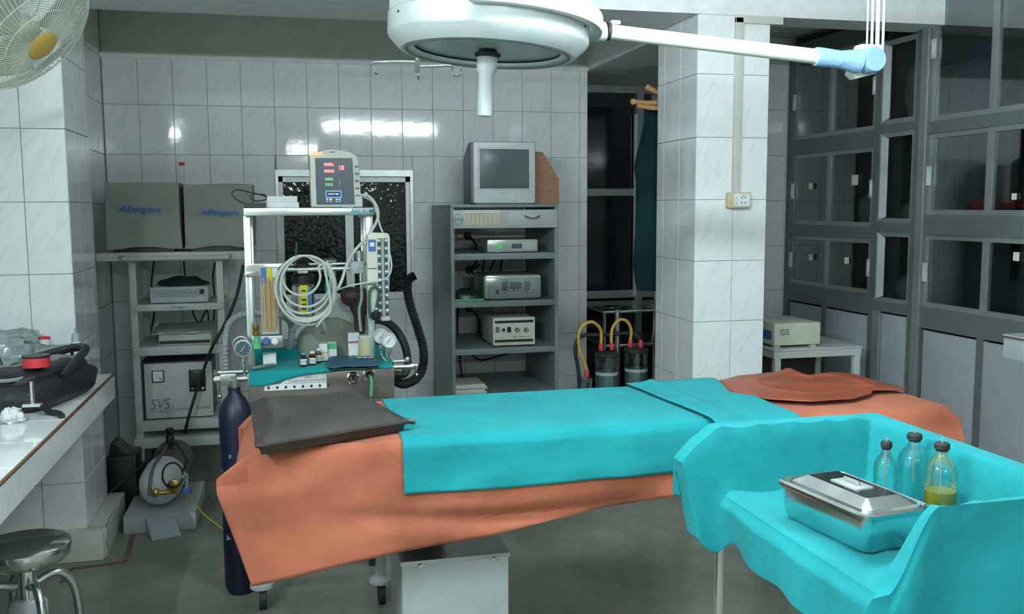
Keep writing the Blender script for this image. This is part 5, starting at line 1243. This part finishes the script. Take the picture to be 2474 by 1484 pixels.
tag(MB().prism([((lambda p: (p.x, max(p.z, KT)))(AY(x, y, VY+.10))) for x, y in wb_], VY+.10, VY+.118).build('wooden_board', WOOD), 'reddish wooden board with a cut corner standing beside the television', 'board')
# devices on the rack
def dev(px0, px1, py0, py1, Y, dep, zf, name, label, body, cat='device'):
    r = rect(Y, px0, px1, py0, py1); r = (r[0], r[1], zf, r[3])
    return thing(name, ((r[0]+r[1])/2, Y+dep/2, zf), label, cat), r
Y1 = KY0+.04
t, r = dev(1185, 1300, 579, 611, Y1, .3, KS[0], 'insufflator', 'plastic-wrapped flat device with green switch and blue display, upper rack shelf', CREAM)
MB().box(r[0]-.02, r[1], Y1, Y1+.30, r[2]+.004, r[3]).build('body', CREAM, t, bevel=.010)
MB().rbox(r[0], r[1]-.01, Y1-.004, Y1+.006, r[2]+.014, r[3]-.012, .006).build('front_panel', IVORY, t)
k = rect(Y1, 1202, 1211, 590, 602); MB().box(k[0], k[1], Y1-.010, Y1-.004, k[2], k[3]).build('power_switch', SWGREEN, t)
k = rect(Y1, 1236, 1261, 589, 600); MB().box(k[0], k[1], Y1-.006, Y1-.0035, k[2], k[3]).build('display', LCDBLUE, t)
for px in (1222, 1230): k = rect(Y1, px, px+3, 594, 597); MB().box(k[0], k[1], Y1-.006, Y1-.0035, k[2], k[3]).build('button', GREYINK, t)
MB().box(r[0]-.024, r[1]+.004, Y1-.008, Y1+.30, r[2]+.001, r[3]+.004).build('plastic_wrap', PLASTICBAG, t, bevel=.012)
t, r = dev(1178, 1310, 664, 721, Y1, .32, KS[1], 'cautery_unit', 'plastic-wrapped white device with three dark panels, middle rack shelf', WHITE)
MB().box(r[0]-.02, r[1], Y1+.01, Y1+.32, r[2]+.006, r[3]).build('body', IVORY, t, bevel=.022)
MB().rbox(r[0]+.004, r[1]-.006, Y1, Y1+.014, r[2]+.008, r[3]-.022, .014).build('front_panel', WHITE, t)
for (u, w, y0, y1, nb_) in ((1212, 1227, 680, 710, 2), (1231, 1261, 682, 704, 3), (1266, 1281, 679, 709, 2)):
    k = rect(Y1, u, w, y0, y1); d_ = MB().rbox(k[0], k[1], Y1-.003, Y1+.002, k[2], k[3], .005).build('display_panel', TVDARK, t)
    for i in range(nb_):
        c = k[0]+(k[1]-k[0])*(i+.5)/nb_; MB().box(c-.006, c+.006, Y1-.005, Y1-.003, k[2]+.005, k[2]+.015).build('button', PAPER, d_)
k = rect(Y1, 1198, 1205, 701, 711); MB().box(k[0], k[1], Y1-.005, Y1, k[2], k[3]).build('power_switch', BLACK, t)
q = AY(1291, 703, Y1); MB().lathe((q.x, Y1, q.z), [(.009, 0), (.009, .006), (.005, .010)], (0, -1, 0), 16).build('socket', STEEL, t)
MB().box(r[0]-.026, r[1]+.006, Y1-.008, Y1+.32, r[2]+.001, r[3]+.004).build('plastic_wrap', PLASTICBAG, t, bevel=.024)
t, r = dev(1191, 1292, 768, 829, Y1, .32, KS[2], 'light_source', 'cream box with black stripes and two round knobs, lower rack shelf', CREAM)
MB().box(r[0], r[1]-.004, Y1+.006, Y1+.32, r[2]+.012, r[3]).build('body', IVORY, t, bevel=.004)
MB().box(r[0], r[1], Y1-.004, Y1+.008, r[2]+.010, r[3]+.002).build('front_panel', CREAM, t, bevel=.002)
for (y0, y1) in ((774, 780), (820, 826)): k = rect(Y1, 1195, 1288, y0, y1); MB().box(k[0], k[1], Y1-.006, Y1-.003, k[2], k[3]).build('stripe', BLACK, t)
for (px, rr_, m_) in ((1216, .010, BLACK), (1249, .014, TVDARK), (1271, .014, TVDARK)):
    q = AY(px, 797, Y1); kb = MB().lathe((q.x, Y1-.004, q.z), [(rr_, 0), (rr_, .006), (rr_*.8, .014)], (0, -1, 0), 18).build('knob', m_, t)
    if rr_ > .012: MB().box(q.x-.002, q.x+.002, Y1-.0195, Y1-.017, q.z-.010, q.z+.010).build('knob_mark', PAPER, kb)
for (u, w, m_) in ((1197, 1206, SWGREEN), (1225, 1234, BLACK)): k = rect(Y1, u, w, 790, 803); MB().box(k[0], k[1], Y1-.010, Y1-.004, k[2], k[3]).build('rocker_switch', mat('switch_teal', (.03, .18, .16), .4) if m_ is SWGREEN else m_, t)
k = rect(Y1, 1238, 1280, 812, 815); dashes('small_print', (3, 5, 2), k[0], k[1], Y1-.004, k[2]+.002, k[3]-.001, GREYINK, t)
for x in (r[0]+.02, r[1]-.02): MB().box(x-.01, x+.01, Y1+.01, Y1+.04, r[2], r[2]+.013).build('foot', BLACK, t)
MB().box(r[0]+.01, r[0]+.03, Y1+.28, Y1+.30, r[2], r[2]+.013).build('foot', BLACK, t)
# green plastic packet, papers
g = rect(KY0+.05, 1094, 1168, 700, 726)
gp = thing('plastic_packet', ((g[0]+g[1])/2, KY0+.12, KS[1]), 'clear crumpled packet with green bottom at the left of the middle rack shelf', 'packet')
MB().box(g[0]+.004, g[1], KY0+.02, KY0+.20, KS[1], KS[1]+.014).build('green_base', GREENP, gp, bevel=.004)
bb_ = MB().ball(((g[0]+g[1])/2, KY0+.11, KS[1]+.014), (g[1]-g[0])/2, .08, .055, 20, 12, lambda d: 1+.25*fbm(d.x, d.y, d.z, 2.6))
for i, q in enumerate(bb_.v): bb_.v[i] = (q[0], q[1], max(q[2], KS[1]+.014))
bb_.build('bag', PLASTICBAG, gp)
MB().box((g[0]+g[1])/2-.05, (g[0]+g[1])/2+.02, KY0+.08, KY0+.14, KS[1]+.014, KS[1]+.034).build('contents', TVDARK, gp, bevel=.004)
b0 = rect(KY0+.04, 1094, 1178, 928, 955)
bk = thing('paper_stack', ((b0[0]+b0[1])/2, KY0+.15, KS[3]), 'stack of papers and booklets on the lowest rack shelf', 'papers')
for i in range(5): MB().box(b0[0]+.006*(i % 2), b0[1]-.008*((i+1) % 3), KY0+.03+.008*(i % 3), KY0+.27, KS[3]+i*.011, KS[3]+i*.011+.0105).build('booklet', PAPER if i % 2 else CREAM, bk)
# sockets and cables behind the rack, seen through it
for j, (px, py, w) in enumerate(((1128, 570, 'upper'), (1132, 652, 'middle'), (1132, 745, 'lower'))):
    q = AY(px, py, YB-.01)
    so_ = thing('plug_socket', (q.x, YB-.02, q.z-.05), '%s wall socket with a black plug, seen through the grey rack' % w, 'socket', 'sockets behind the rack')
    MB().rbox(q.x-.07, q.x+.05, YB-.022, YB, q.z-.05, q.z+.05, .006).build('plate', CREAM, so_)
    MB().lathe((q.x, YB-.022, q.z), [(.026, 0), (.026, .02), (.018, .04)], (0, -1, 0), 16).build('plug', BLACK, so_)
    wire('rack_cable', wpx([(px, py, YB-.05), (px+22, py+20, YB-.06), (px+24, py+60, YB-.06), (px+6, py+85, YB-.07), (px+30, py+70, 6.02)]), .006, RUBBLACK, 'black cable from the %s socket behind the grey rack' % w)
for (lst, w) in (([(1170, 628, 6.08), (1165, 665, 6.08), (1160, 690, 6.0)], 'leftmost thin black cable behind the cautery unit'), ([(1195, 628, 6.08), (1182, 660, 6.08), (1178, 690, 6.0)], 'slanting thin black cable behind the cautery unit'), ([(1212, 628, 6.08), (1208, 660, 6.08), (1200, 690, 6.0)], 'rightmost thin black cable behind the cautery unit'),
                 ([(1096, 838, KY0+.10), (1130, 850, 5.9), (1160, 870, 6.0), (1200, 862, 6.05), (1240, 850, 5.9), (1280, 836, KY0+.2)], 'black cable drooping below the lower rack shelf'), ([(1108, 730, 6.0), (1105, 790, 6.05), (1110, 860, 6.05), (1120, 930, 6.05)], 'long black cable at the left behind the lower rack shelves')):
    wire('rack_cable', wpx(lst), .006, RUBBLACK, w)

# ------------------------------------------------------------------ suction unit, niche table
UY = 4.95
su = thing('suction_unit', (AY(1500, 930, UY).x, UY, 0), 'suction unit with two jars, amber tubes and red connectors behind the operating table', 'machine')
ux = AY(1500, 930, UY).x; uz = AY(1466, 850, UY).z
MB().box(ux-.20, ux+.20, UY-.13, UY+.15, .08, uz-.30).build('cabinet', WHITE, su, bevel=.01)
for x in (-.16, .16):
    for y in (-.09, .11): MB().cyl((ux+x-.012, UY+y, .04), (ux+x+.012, UY+y, .04), .04, n=14).build('caster', RUBBLACK, su)
JAR = glass_mat('jar_glass', (.55, .66, .68), gl=.35)
for (px, pyt, w) in ((1466, 856, 0), (1537, 845, 1)):
    q = AY(px, pyt, UY); r_ = .064; z0_ = uz-.30
    j = MB().lathe((q.x, UY, z0_), [(r_*.95, 0), (r_, .01), (r_, q.z-z0_-.01)], n=32, caps=False).build('jar', JAR, su)
    MB().lathe((q.x, UY, z0_+(q.z-z0_)*.60), [(r_*1.01, 0), (r_*1.015, .004), (r_*1.01, .018)], n=32, caps=False).build('jar_band', HOSEGREY, j)
    MB().lathe((q.x, UY, z0_+.004), [(r_*.93, 0), (r_*.95, .01), (r_*.95, (q.z-z0_)*.58)], n=28).build('jar_contents', HOSEGREY, j)
    MB().lathe((q.x, UY, q.z-.014), [(r_*1.05, 0), (r_*1.10, .006), (r_*1.08, .020), (r_*.8, .026)], n=32).build('lid', RUBBLACK, su)
    MB().cyl((q.x-.02, UY, q.z-.05), (q.x-.02, UY, q.z), .016, n=12).build('float_valve', BLACK, j)
def conn(px, py): 
    q = AY(px, py, UY); MB().lathe((q.x, UY, q.z-.022), [(.012, 0), (.013, .004), (.013, .036), (.009, .042)], n=14).build('connector', RED, su)
for (px, py) in ((1452, 838), (1478, 837), (1523, 830), (1548, 830), (1418, 902)): conn(px, py)
MB().tube(wpx([(1452, 830, UY), (1452, 800, UY), (1440, 783, UY), (1425, 778, UY), (1408, 788, UY), (1398, 810, UY), (1400, 845, UY), (1412, 875, UY), (1418, 895, UY)]), .009, 10, 6).build('amber_tube', AMBER, su)
MB().tube(wpx([(1477, 828, UY), (1478, 800, UY), (1488, 780, UY), (1503, 772, UY), (1518, 780, UY), (1525, 800, UY), (1523, 822, UY)]), .009, 10, 6).build('amber_tube', AMBER, su)
q = AY(1418, 912, UY); MB().lathe((q.x, UY, uz-.30), [(.030, 0), (.030, q.z-uz+.27), (.036, q.z-uz+.285), (.032, q.z-uz+.30), (.01, q.z-uz+.305)], n=20).build('trap_bottle', JAR, su)
MB().tube(wpx([(1400, 960, UY+.05), (1398, 900, UY+.05), (1390, 850, UY+.05), (1395, 822, UY+.05), (1415, 810, UY+.05), (1470, 809, UY+.06), (1520, 805, UY+.06), (1540, 812, UY+.05), (1550, 828, UY+.02)]), .011, 10, 6).build('black_tube', RUBBLACK, su)
MB().cyl((ux+.01, UY+.09, uz-.30), (ux+.01, UY+.09, AY(1505, 748, UY+.09).z), .014, n=12).build('stand_pole', STEEL, su)
nz = AZ(1457, 752, .78)
NT = nz.y
nt_ = thing('steel_table', (2.4, NT+.25, 0), 'steel side table with shiny top in the dark niche', 'table')
MB().box(nz.x, 2.78, NT, 6.80, .762, .78).build('top', STEEL, nt_, bevel=.003)
for x in (nz.x+.02, 2.74):
    for y in (NT+.03, 6.75): MB().cyl((x, y, 0), (x, y, .762), .012, n=12).build('leg', CHROME, nt_)
MB().box(nz.x+.02, 2.76, NT+.03, 6.78, .52, .54).build('lower_shelf', STEEL, nt_, bevel=.003)
q = AZ(1565, 742, .79); o = MB().ball((q.x, q.y, .792), .04, .04, .014, 14, 8, lambda d: 1+.3*fbm(d.x, d.y, d.z, 3)); tag(o.build('foil_wrap', CHROME), 'crumpled shiny foil on the steel table in the niche', 'foil')
q = AZ(1478, 745, .78); tag(MB().lathe((q.x, q.y, .7805), [(.04, 0), (.06, .004), (.07, .014), (.066, .014), (.05, .005)], n=28).build('kidney_dish', STEEL), 'shallow steel dish at the left of the niche table', 'dish')
# peg rail and gown behind the column
HY = cy1
pr = thing('peg_rail', (2.1, HY+.02, AY(1560, 250, HY+.1).z-.03), 'wooden peg rail on the hidden side of the tiled column', 'rail')
zr_ = AY(1560, 245, HY+.06).z
MB().box(1.945, 2.25, HY, HY+.02, zr_-.05, zr_+.06).build('board', PEGWOOD, pr)
for (px, py, px2, py2, Yn) in ((1590, 248, 1530, 246, HY+.14), (1592, 228, 1566, 212, HY+.12), (1592, 262, 1545, 256, HY+.10)):
    e = AY(px2, py2, Yn); b_ = Vector((1.96+.03, HY+.015, AY(px, py, HY+.05).z)); MB().tube([b_, b_.lerp(e, .5)+Vector((0, 0, -.006)), e], .014, 10, 4).ball(e, .018, .018, .018, 12, 8).build('peg', PEGWOOD, pr)
def gw(u, v):
    z = AY(1560, 262+(700-262)*v, HY+.16).z
    wl_ = interp([(0, 1.905), (.12, 1.890), (.26, 1.865), (.32, 1.853), (.40, 1.862), (.7, 1.868), (.86, 1.858), (.93, 1.868), (1, 1.885)], v)
    x = wl_+(2.25-wl_)*u
    return (x, HY+.10+.045*math.sin(u*13+v*1.5)*(.35+.65*v)+.02*fbm(u*4, v*5, 2), z)
tag(MB().grid(gw, 50, 40).build('hanging_gown', GARMENT, thick=.004), 'dark green gown hanging behind the tiled column by the niche', 'gown')
# socket and conduit on the column
r = rect(cy0, 1752, 1807, 465, 503)
sk = thing('socket_box', ((r[0]+r[1])/2, cy0-.02, r[2]), 'cream plug socket box on the front of the tiled column', 'socket')
MB().rbox(r[0], r[1], cy0-.032, cy0, r[2], r[3], .008).build('box', mat('old_cream', (.55, .47, .30), .5), sk)
MB().box(r[0]+.032, r[1]-.006, cy0-.036, cy0-.031, r[2]+.007, r[3]-.007).build('face_plate', PAPER, sk, bevel=.002)
for (dx, dz) in ((-.008, .012), (.010, .012), (-.008, -.012), (.010, -.012), (.001, .022)): c = Vector(((r[0]+r[1])/2+.018+dx, cy0-.036, (r[2]+r[3])/2+dz)); MB().lathe(c, [(.0035, 0), (.0035, .0008)], (0, -1, 0), 10).build('socket_hole', BLACKINK, sk)
k = rect(cy0, 1763, 1768, 478, 490); MB().box(r[0]+.036, r[0]+.046, cy0-.040, cy0-.036, r[2]+.02, r[3]-.02).build('switch', CREAM, sk)
a = AY(1770, 300, cy0).x; b = AY(1789, 300, cy0).x
cd = thing('conduit', ((a+b)/2, cy0-.01, r[3]), 'flat cream cable conduit running up the tiled column from the socket', 'conduit')
MB().box(a, b, cy0-.016, cy0, r[3], 2.40).build('riser', PLANKPALE, cd, bevel=.003)
MB().box(a, cx1+.06, cy0-.016, cy0, 2.372, 2.41).build('branch', PLANKPALE, cd, bevel=.003)

# ------------------------------------------------------------------ grey side table with instrument box
DY = 4.60
d0 = AY(1874, 860, DY); d1 = AY(2084, 848, DY); DZ = .718
dk_ = thing('side_table', ((d0.x+d1.x)/2, DY+.22, 0), 'small grey metal table between the column and the corner cabinet', 'table')
MB().box(d0.x-.012, d1.x, DY, DY+.46, DZ-.012, DZ).build('top', GREYENAM, dk_, bevel=.003)
MB().box(d0.x-.008, d1.x-.004, DY+.004, DY+.45, DZ-.052, DZ-.012).build('apron', GREYENAM, dk_)
for x in (d0.x, d1.x-.045):
    for y in (DY+.004, DY+.40): MB().box(x, x+.036, y, y+.036, 0, DZ-.05).build('leg', GREYENAM, dk_, bevel=.003)
MB().box(d0.x+.04, d1.x-.05, DY+.40, DY+.42, .12, DZ-.06).build('back_panel', mat('dark_brown_board', (.04, .028, .024), .6), dk_)
r = rect(DY+.03, 1871, 1982, 775, 828)
ib = thing('instrument_box', ((r[0]+r[1])/2, DY+.2, DZ), 'cream instrument box with blue side panel on the small grey table', 'device')
MB().box(r[0], r[1], DY+.03, DY+.36, DZ+.016, DZ+.016+(r[3]-r[2])).build('body', mat('box_cream', (.58, .61, .50), .5), ib, bevel=.004)
MB().box(r[0]-.002, r[0], DY+.06, DY+.33, DZ+.045, DZ+.095).build('side_panel', BLUELAB, ib)
for x in (r[0]+.03, r[1]-.03):
    for y in (DY+.05, DY+.30): MB().box(x-.018, x+.018, y, y+.03, DZ, DZ+.016).build('foot', CREAM, ib)
for i, w in enumerate(((3, 2), (2, 3), (1, 2, 2))): 
    k = rect(DY+.03, 1884, 1907, 796+i*5.6, 799+i*5.6); dashes('small_print', w, k[0], k[1], DY+.030, k[2], k[3], GREYINK, ib)

# ------------------------------------------------------------------ ceiling infusion hook
IY = 3.55
ih = thing('infusion_hook', tuple(AY(1008, 165, IY)), 'chrome two-armed infusion hook hanging behind the surgical lamp', 'hook')
pc0 = AY(1008, 160, IY)
MB().cyl((pc0.x, IY, pc0.z), (pc0.x, IY, 2.85), .006, n=10).build('drop_rod', CHROME, ih)
r = rect(IY, 1002, 1014, 143, 176); MB().rbox(r[0], r[1], IY-.008, IY+.008, r[2], r[3], .006).build('clamp', STEEL, ih)
MB().tube(wpx([(1008, 175, IY), (1011, 184, IY-.01), (1012, 191, IY)]), .004, 8, 3).build('clamp_screw', STEEL, ih)
for lst in ([(1004, 150, IY), (965, 149, IY), (928, 150, IY), (901, 152, IY), (901, 166, IY), (906, 175, IY), (913, 177, IY)], [(1012, 161, IY), (1050, 160, IY), (1090, 159, IY), (1091, 172, IY), (1097, 182, IY), (1106, 183, IY), (1113, 176, IY), (1114, 163, IY)]):
    MB().tube(wpx(lst), .0045, 8, 3).build('hook_arm', CHROME, ih)

# ------------------------------------------------------------------ things on the left counter
g0 = AZ(95, 1008, CT)
BGX, BGY = -.905, 3.72
bg = thing('shoulder_bag', (BGX, BGY, CT+.001), 'bulging black nylon bag lying on the white counter', 'bag')
A_ = math.radians(-14); BM = Matrix.Translation((BGX, BGY, CT)) @ Matrix.Rotation(A_, 4, 'Z')
def blob(rx, ry, rz, zc, p=.6, sd=0, zmin=.001):
    m = MB(); m.ball((0, 0, 0), 1, 1, 1, 40, 24)
    out = []
    for q in m.v:
        s_ = lambda t, e: math.copysign(abs(t)**e, t)
        x, y, z = s_(q[0], p)*rx, s_(q[1], p)*ry, s_(q[2], .7)*rz+zc
        n_ = 1+.07*fbm(q[0]*1.8+sd, q[1]*1.8, q[2]*1.8)+.03*fbm(q[0]*6, q[1]*6+sd, q[2]*6)
        out.append(tuple(BM @ Vector((x*n_, y*n_, max(zmin, z)))))
    m.v = out; return m
blob(.150, .27, .062, .055, .55).build('body', BAGBLACK, bg)
blob(.120, .235, .040, .105, .55, 3, .06).build('flap', BAGBLACK, bg)
m = MB(); m.xf = BM; m.grid(lambda u, v: ((u-.5)*.17, (v-.4)*.26, .150+.006*fbm(u*4, v*4, 3)-.02*abs(u-.5)), 16, 16); m.build('grey_lining', GREYCL, bg, thick=.004)
m = MB(); m.xf = BM; m.tube([(-.13, -.12, .115), (-.06, -.235, .125), (.03, -.25, .12), (.10, -.14, .125)], .007, 6, 5); m.build('zip', GREYCL, bg)
m = MB(); m.xf = BM; m.tube([(.10, -.20, .04), (.16, -.24, .012), (.20, -.26, .010), (.235, -.30, .008)], .011, 6, 5); m.build('strap', BAGBLACK, bg)
m = MB(); m.xf = BM; m.tube([(-.10, .16, .13), (.0, .24, .155), (.09, .20, .165), (.13, .05, .145), (.135, -.08, .10)], .016, 8, 6); m.build('carry_handle', BAGBLACK, bg)
m = MB(); m.xf = BM; m.tube([(-.14, .02, .13), (-.16, .03, .17), (-.185, .05, .205)], .007, 8, 3); m.build('umbrella_tip', BLACK, bg)
q = AZ(88, 882, CT+.155)
rt = thing('tape_roll', (q.x, q.y, CT+.152), 'red-sided dark tape roll on top of the black bag', 'tape')
MB().lathe((q.x, q.y, CT+.150), [(.045, 0), (.045, .034)], n=32).build('tape', RED, rt); MB().lathe((q.x, q.y, CT+.184), [(.046, -.001), (.046, .006), (.030, .007)], n=32).build('top_cover', BLACK, rt)
q = AZ(85, 972, CT+.06); qt = AY(84, 918, q.y)
sr = thing('steel_rod', (q.x, q.y, q.z), 'short steel rod with a foot plate standing against the black bag', 'rod')
MB().cyl((q.x, q.y-.03, q.z), (q.x, q.y-.03, qt.z), .007, n=12).build('shaft', STEEL, sr); MB().rbox(q.x-.030, q.x+.026, q.y-.045, q.y-.015, q.z-.008, q.z+.003, .003).build('foot_plate', STEEL, sr)
q = AZ(30, 1022, CT)
o = MB().ball((q.x, q.y, CT+.022), .035, .04, .028, 18, 12, lambda d: 1+.4*fbm(d.x, d.y, d.z, 2.8)+.15*fbm(d.x, d.y, d.z, 7)); o.v = [(a, b, max(c, CT+.001)) for a, b, c in o.v]
tag(o.build('tissue', PAPER), 'crumpled white tissue in front of the black bag', 'tissue')
# plastic bag with cups and bottles behind the bag
q = AZ(70, 880, CT)
pb_ = MB().ball((-1.14, 4.07, CT+.10), .22, .13, .12, 60, 36, lambda d: 1+.28*fbm(d.x, d.y, d.z, 2.3)+.16*abs(fbm(d.x, d.y, d.z, 6))+.06*fbm(d.x, d.y, d.z, 13)); pb_.v = [(a, min(b, 4.25), max(c, CT+.001)) for a, b, c in pb_.v]
tag(pb_.build('clear_bag', PLASTICBAG), 'crumpled clear plastic bag against the pillar behind the black bag', 'bag')
def cup(px, py, r, h, cap, label, name='specimen_cup', Y=4.10):
    p = AY(px, py, Y); t = thing(name, (p.x, Y, CT+.001), label, 'cup')
    zt = p.z
    MB().lathe((p.x, Y, CT+.001), [(r*.85, 0), (r, zt-CT-.014), (r, zt-CT-.012)], n=24).build('body', PAPER, t)
    MB().lathe((p.x, Y, zt-.012), [(r*1.1, 0), (r*1.1, .008), (r*.9, .010)], n=24).build('lid', cap, t)
cup(107, 812, .020, .1, RED, 'white cup with a red rim inside the clear plastic bag')
cup(92, 806, .016, .1, CREAM, 'slim white cup beside the red-rimmed cup in the clear bag', Y=4.16)
cup(67, 822, .014, .08, GREENP, 'small white cup with green lid at the left in the clear bag', Y=4.12)
p = AZ(198, 895, CT)
sb = thing('squeeze_bottle', (-.845, 4.10, CT), 'translucent white squeeze bottle beside the pillar on the counter', 'bottle')
zt = AY(197, 800, 4.10).z
MB().lathe((-.845, 4.10, CT+.0005), [(.034, 0), (.036, .01), (.036, (zt-CT)*.55), (.030, (zt-CT)*.68), (.013, (zt-CT)*.80), (.011, (zt-CT)*.82)], n=24).build('body', PAPER, sb)
MB().lathe((-.845, 4.10, CT+(zt-CT)*.80), [(.016, 0), (.015, .03), (.005, .036), (.003, .055)], n=18).build('nozzle', WHITE, sb)
q = AY(171, 880, 3.98); tag(MB().cyl((q.x, 3.99, CT+.001), (AY(171, 832, 3.98).x, 4.0, AY(171, 832, 3.98).z), .006, n=10).build('thin_rod', BLACK), 'thin dark rod standing upright behind the black bag', 'rod')

# ------------------------------------------------------------------ wall fan at the upper left
FC = AY(56, 66, 3.25); FA = Vector((.72, -.26, -.70)).normalized()     # hub axis: faces the table
fan = thing('wall_fan', tuple(FC), 'cream oscillating wall fan with wire guard, cut off by the upper left corner', 'fan')
FR = .232
def fr_(name, mb, m): mb.build(name, m, fan)
a_ = FA.orthogonal().normalized(); b_ = FA.cross(a_)
def ringpt(r, h, t): return FC+FA*h+a_*(r*math.cos(t))+b_*(r*math.sin(t))
for (r, h) in ((FR, 0), (FR*.995, .012)): fr_('guard_ring', MB().tube([ringpt(r, h, 2*math.pi*k/48) for k in range(48)], .005, 6, 1, closed=True), FANPL)
def cage(sgn, nm):
    mb = MB()
    for k in range(90):
        t = 2*math.pi*k/90
        mb.tube([ringpt(FR*math.sin(u), sgn*.085*math.cos(u)**.8 if u < 1.57 else 0, t+.25*(1-u/1.571)) for u in (.22, .5, .8, 1.1, 1.35, 1.571)], .0013, 4, 1)
    for r in (.55, .8):
        u = math.asin(r); mb.tube([ringpt(FR*r, sgn*.085*math.cos(u)**.8, 2*math.pi*k/40) for k in range(40)], .0016, 4, 1, closed=True)
    mb.build(nm, FANPL, fan)
cage(1, 'front_guard'); cage(-1, 'rear_guard')
MB().lathe(FC+FA*.080, [(.052, 0), (.052, .006), (.040, .012), (.01, .014)], FA, 30).build('badge', FANBADGE, fan)
for k in range(3):
    t0 = 2*math.pi*k/3
    MB().grid(lambda u, v: ringpt(.035+.155*u, .02*(v-.5)*2*(1-.3*u)+.005, t0+(v-.5)*1.5*(.7+.5*u-.35*u*u)), 12, 10).build('blade', FANPL, fan, thick=.003)
MB().lathe(FC-FA*.02, [(.040, 0), (.040, .05), (.025, .06)], FA, 24).build('hub', FANPL, fan)
MB().lathe(FC-FA*.20, [(.035, 0), (.060, .02), (.065, .10), (.05, .125)], FA, 28).build('motor_housing', WHITE, fan)
mp_ = FC-FA*.14
MB().tube([mp_, mp_+Vector((-.05, .05, -.10)), Vector((-1.30, FC.y+.10, FC.z-.16)), Vector((-1.62, FC.y+.12, FC.z-.16))], .022, 10, 5).build('wall_arm', WHITE, fan)
MB().rbox(-1.70, -1.52, FC.y+.10, FC.y+.13, FC.z-.26, FC.z-.06, .01).build('wall_plate', WHITE, fan)
# ------------------------------------------------------------------ tidy: drop the builder's bookkeeping
for o in bpy.data.objects:
    if '_o' in o: del o['_o']
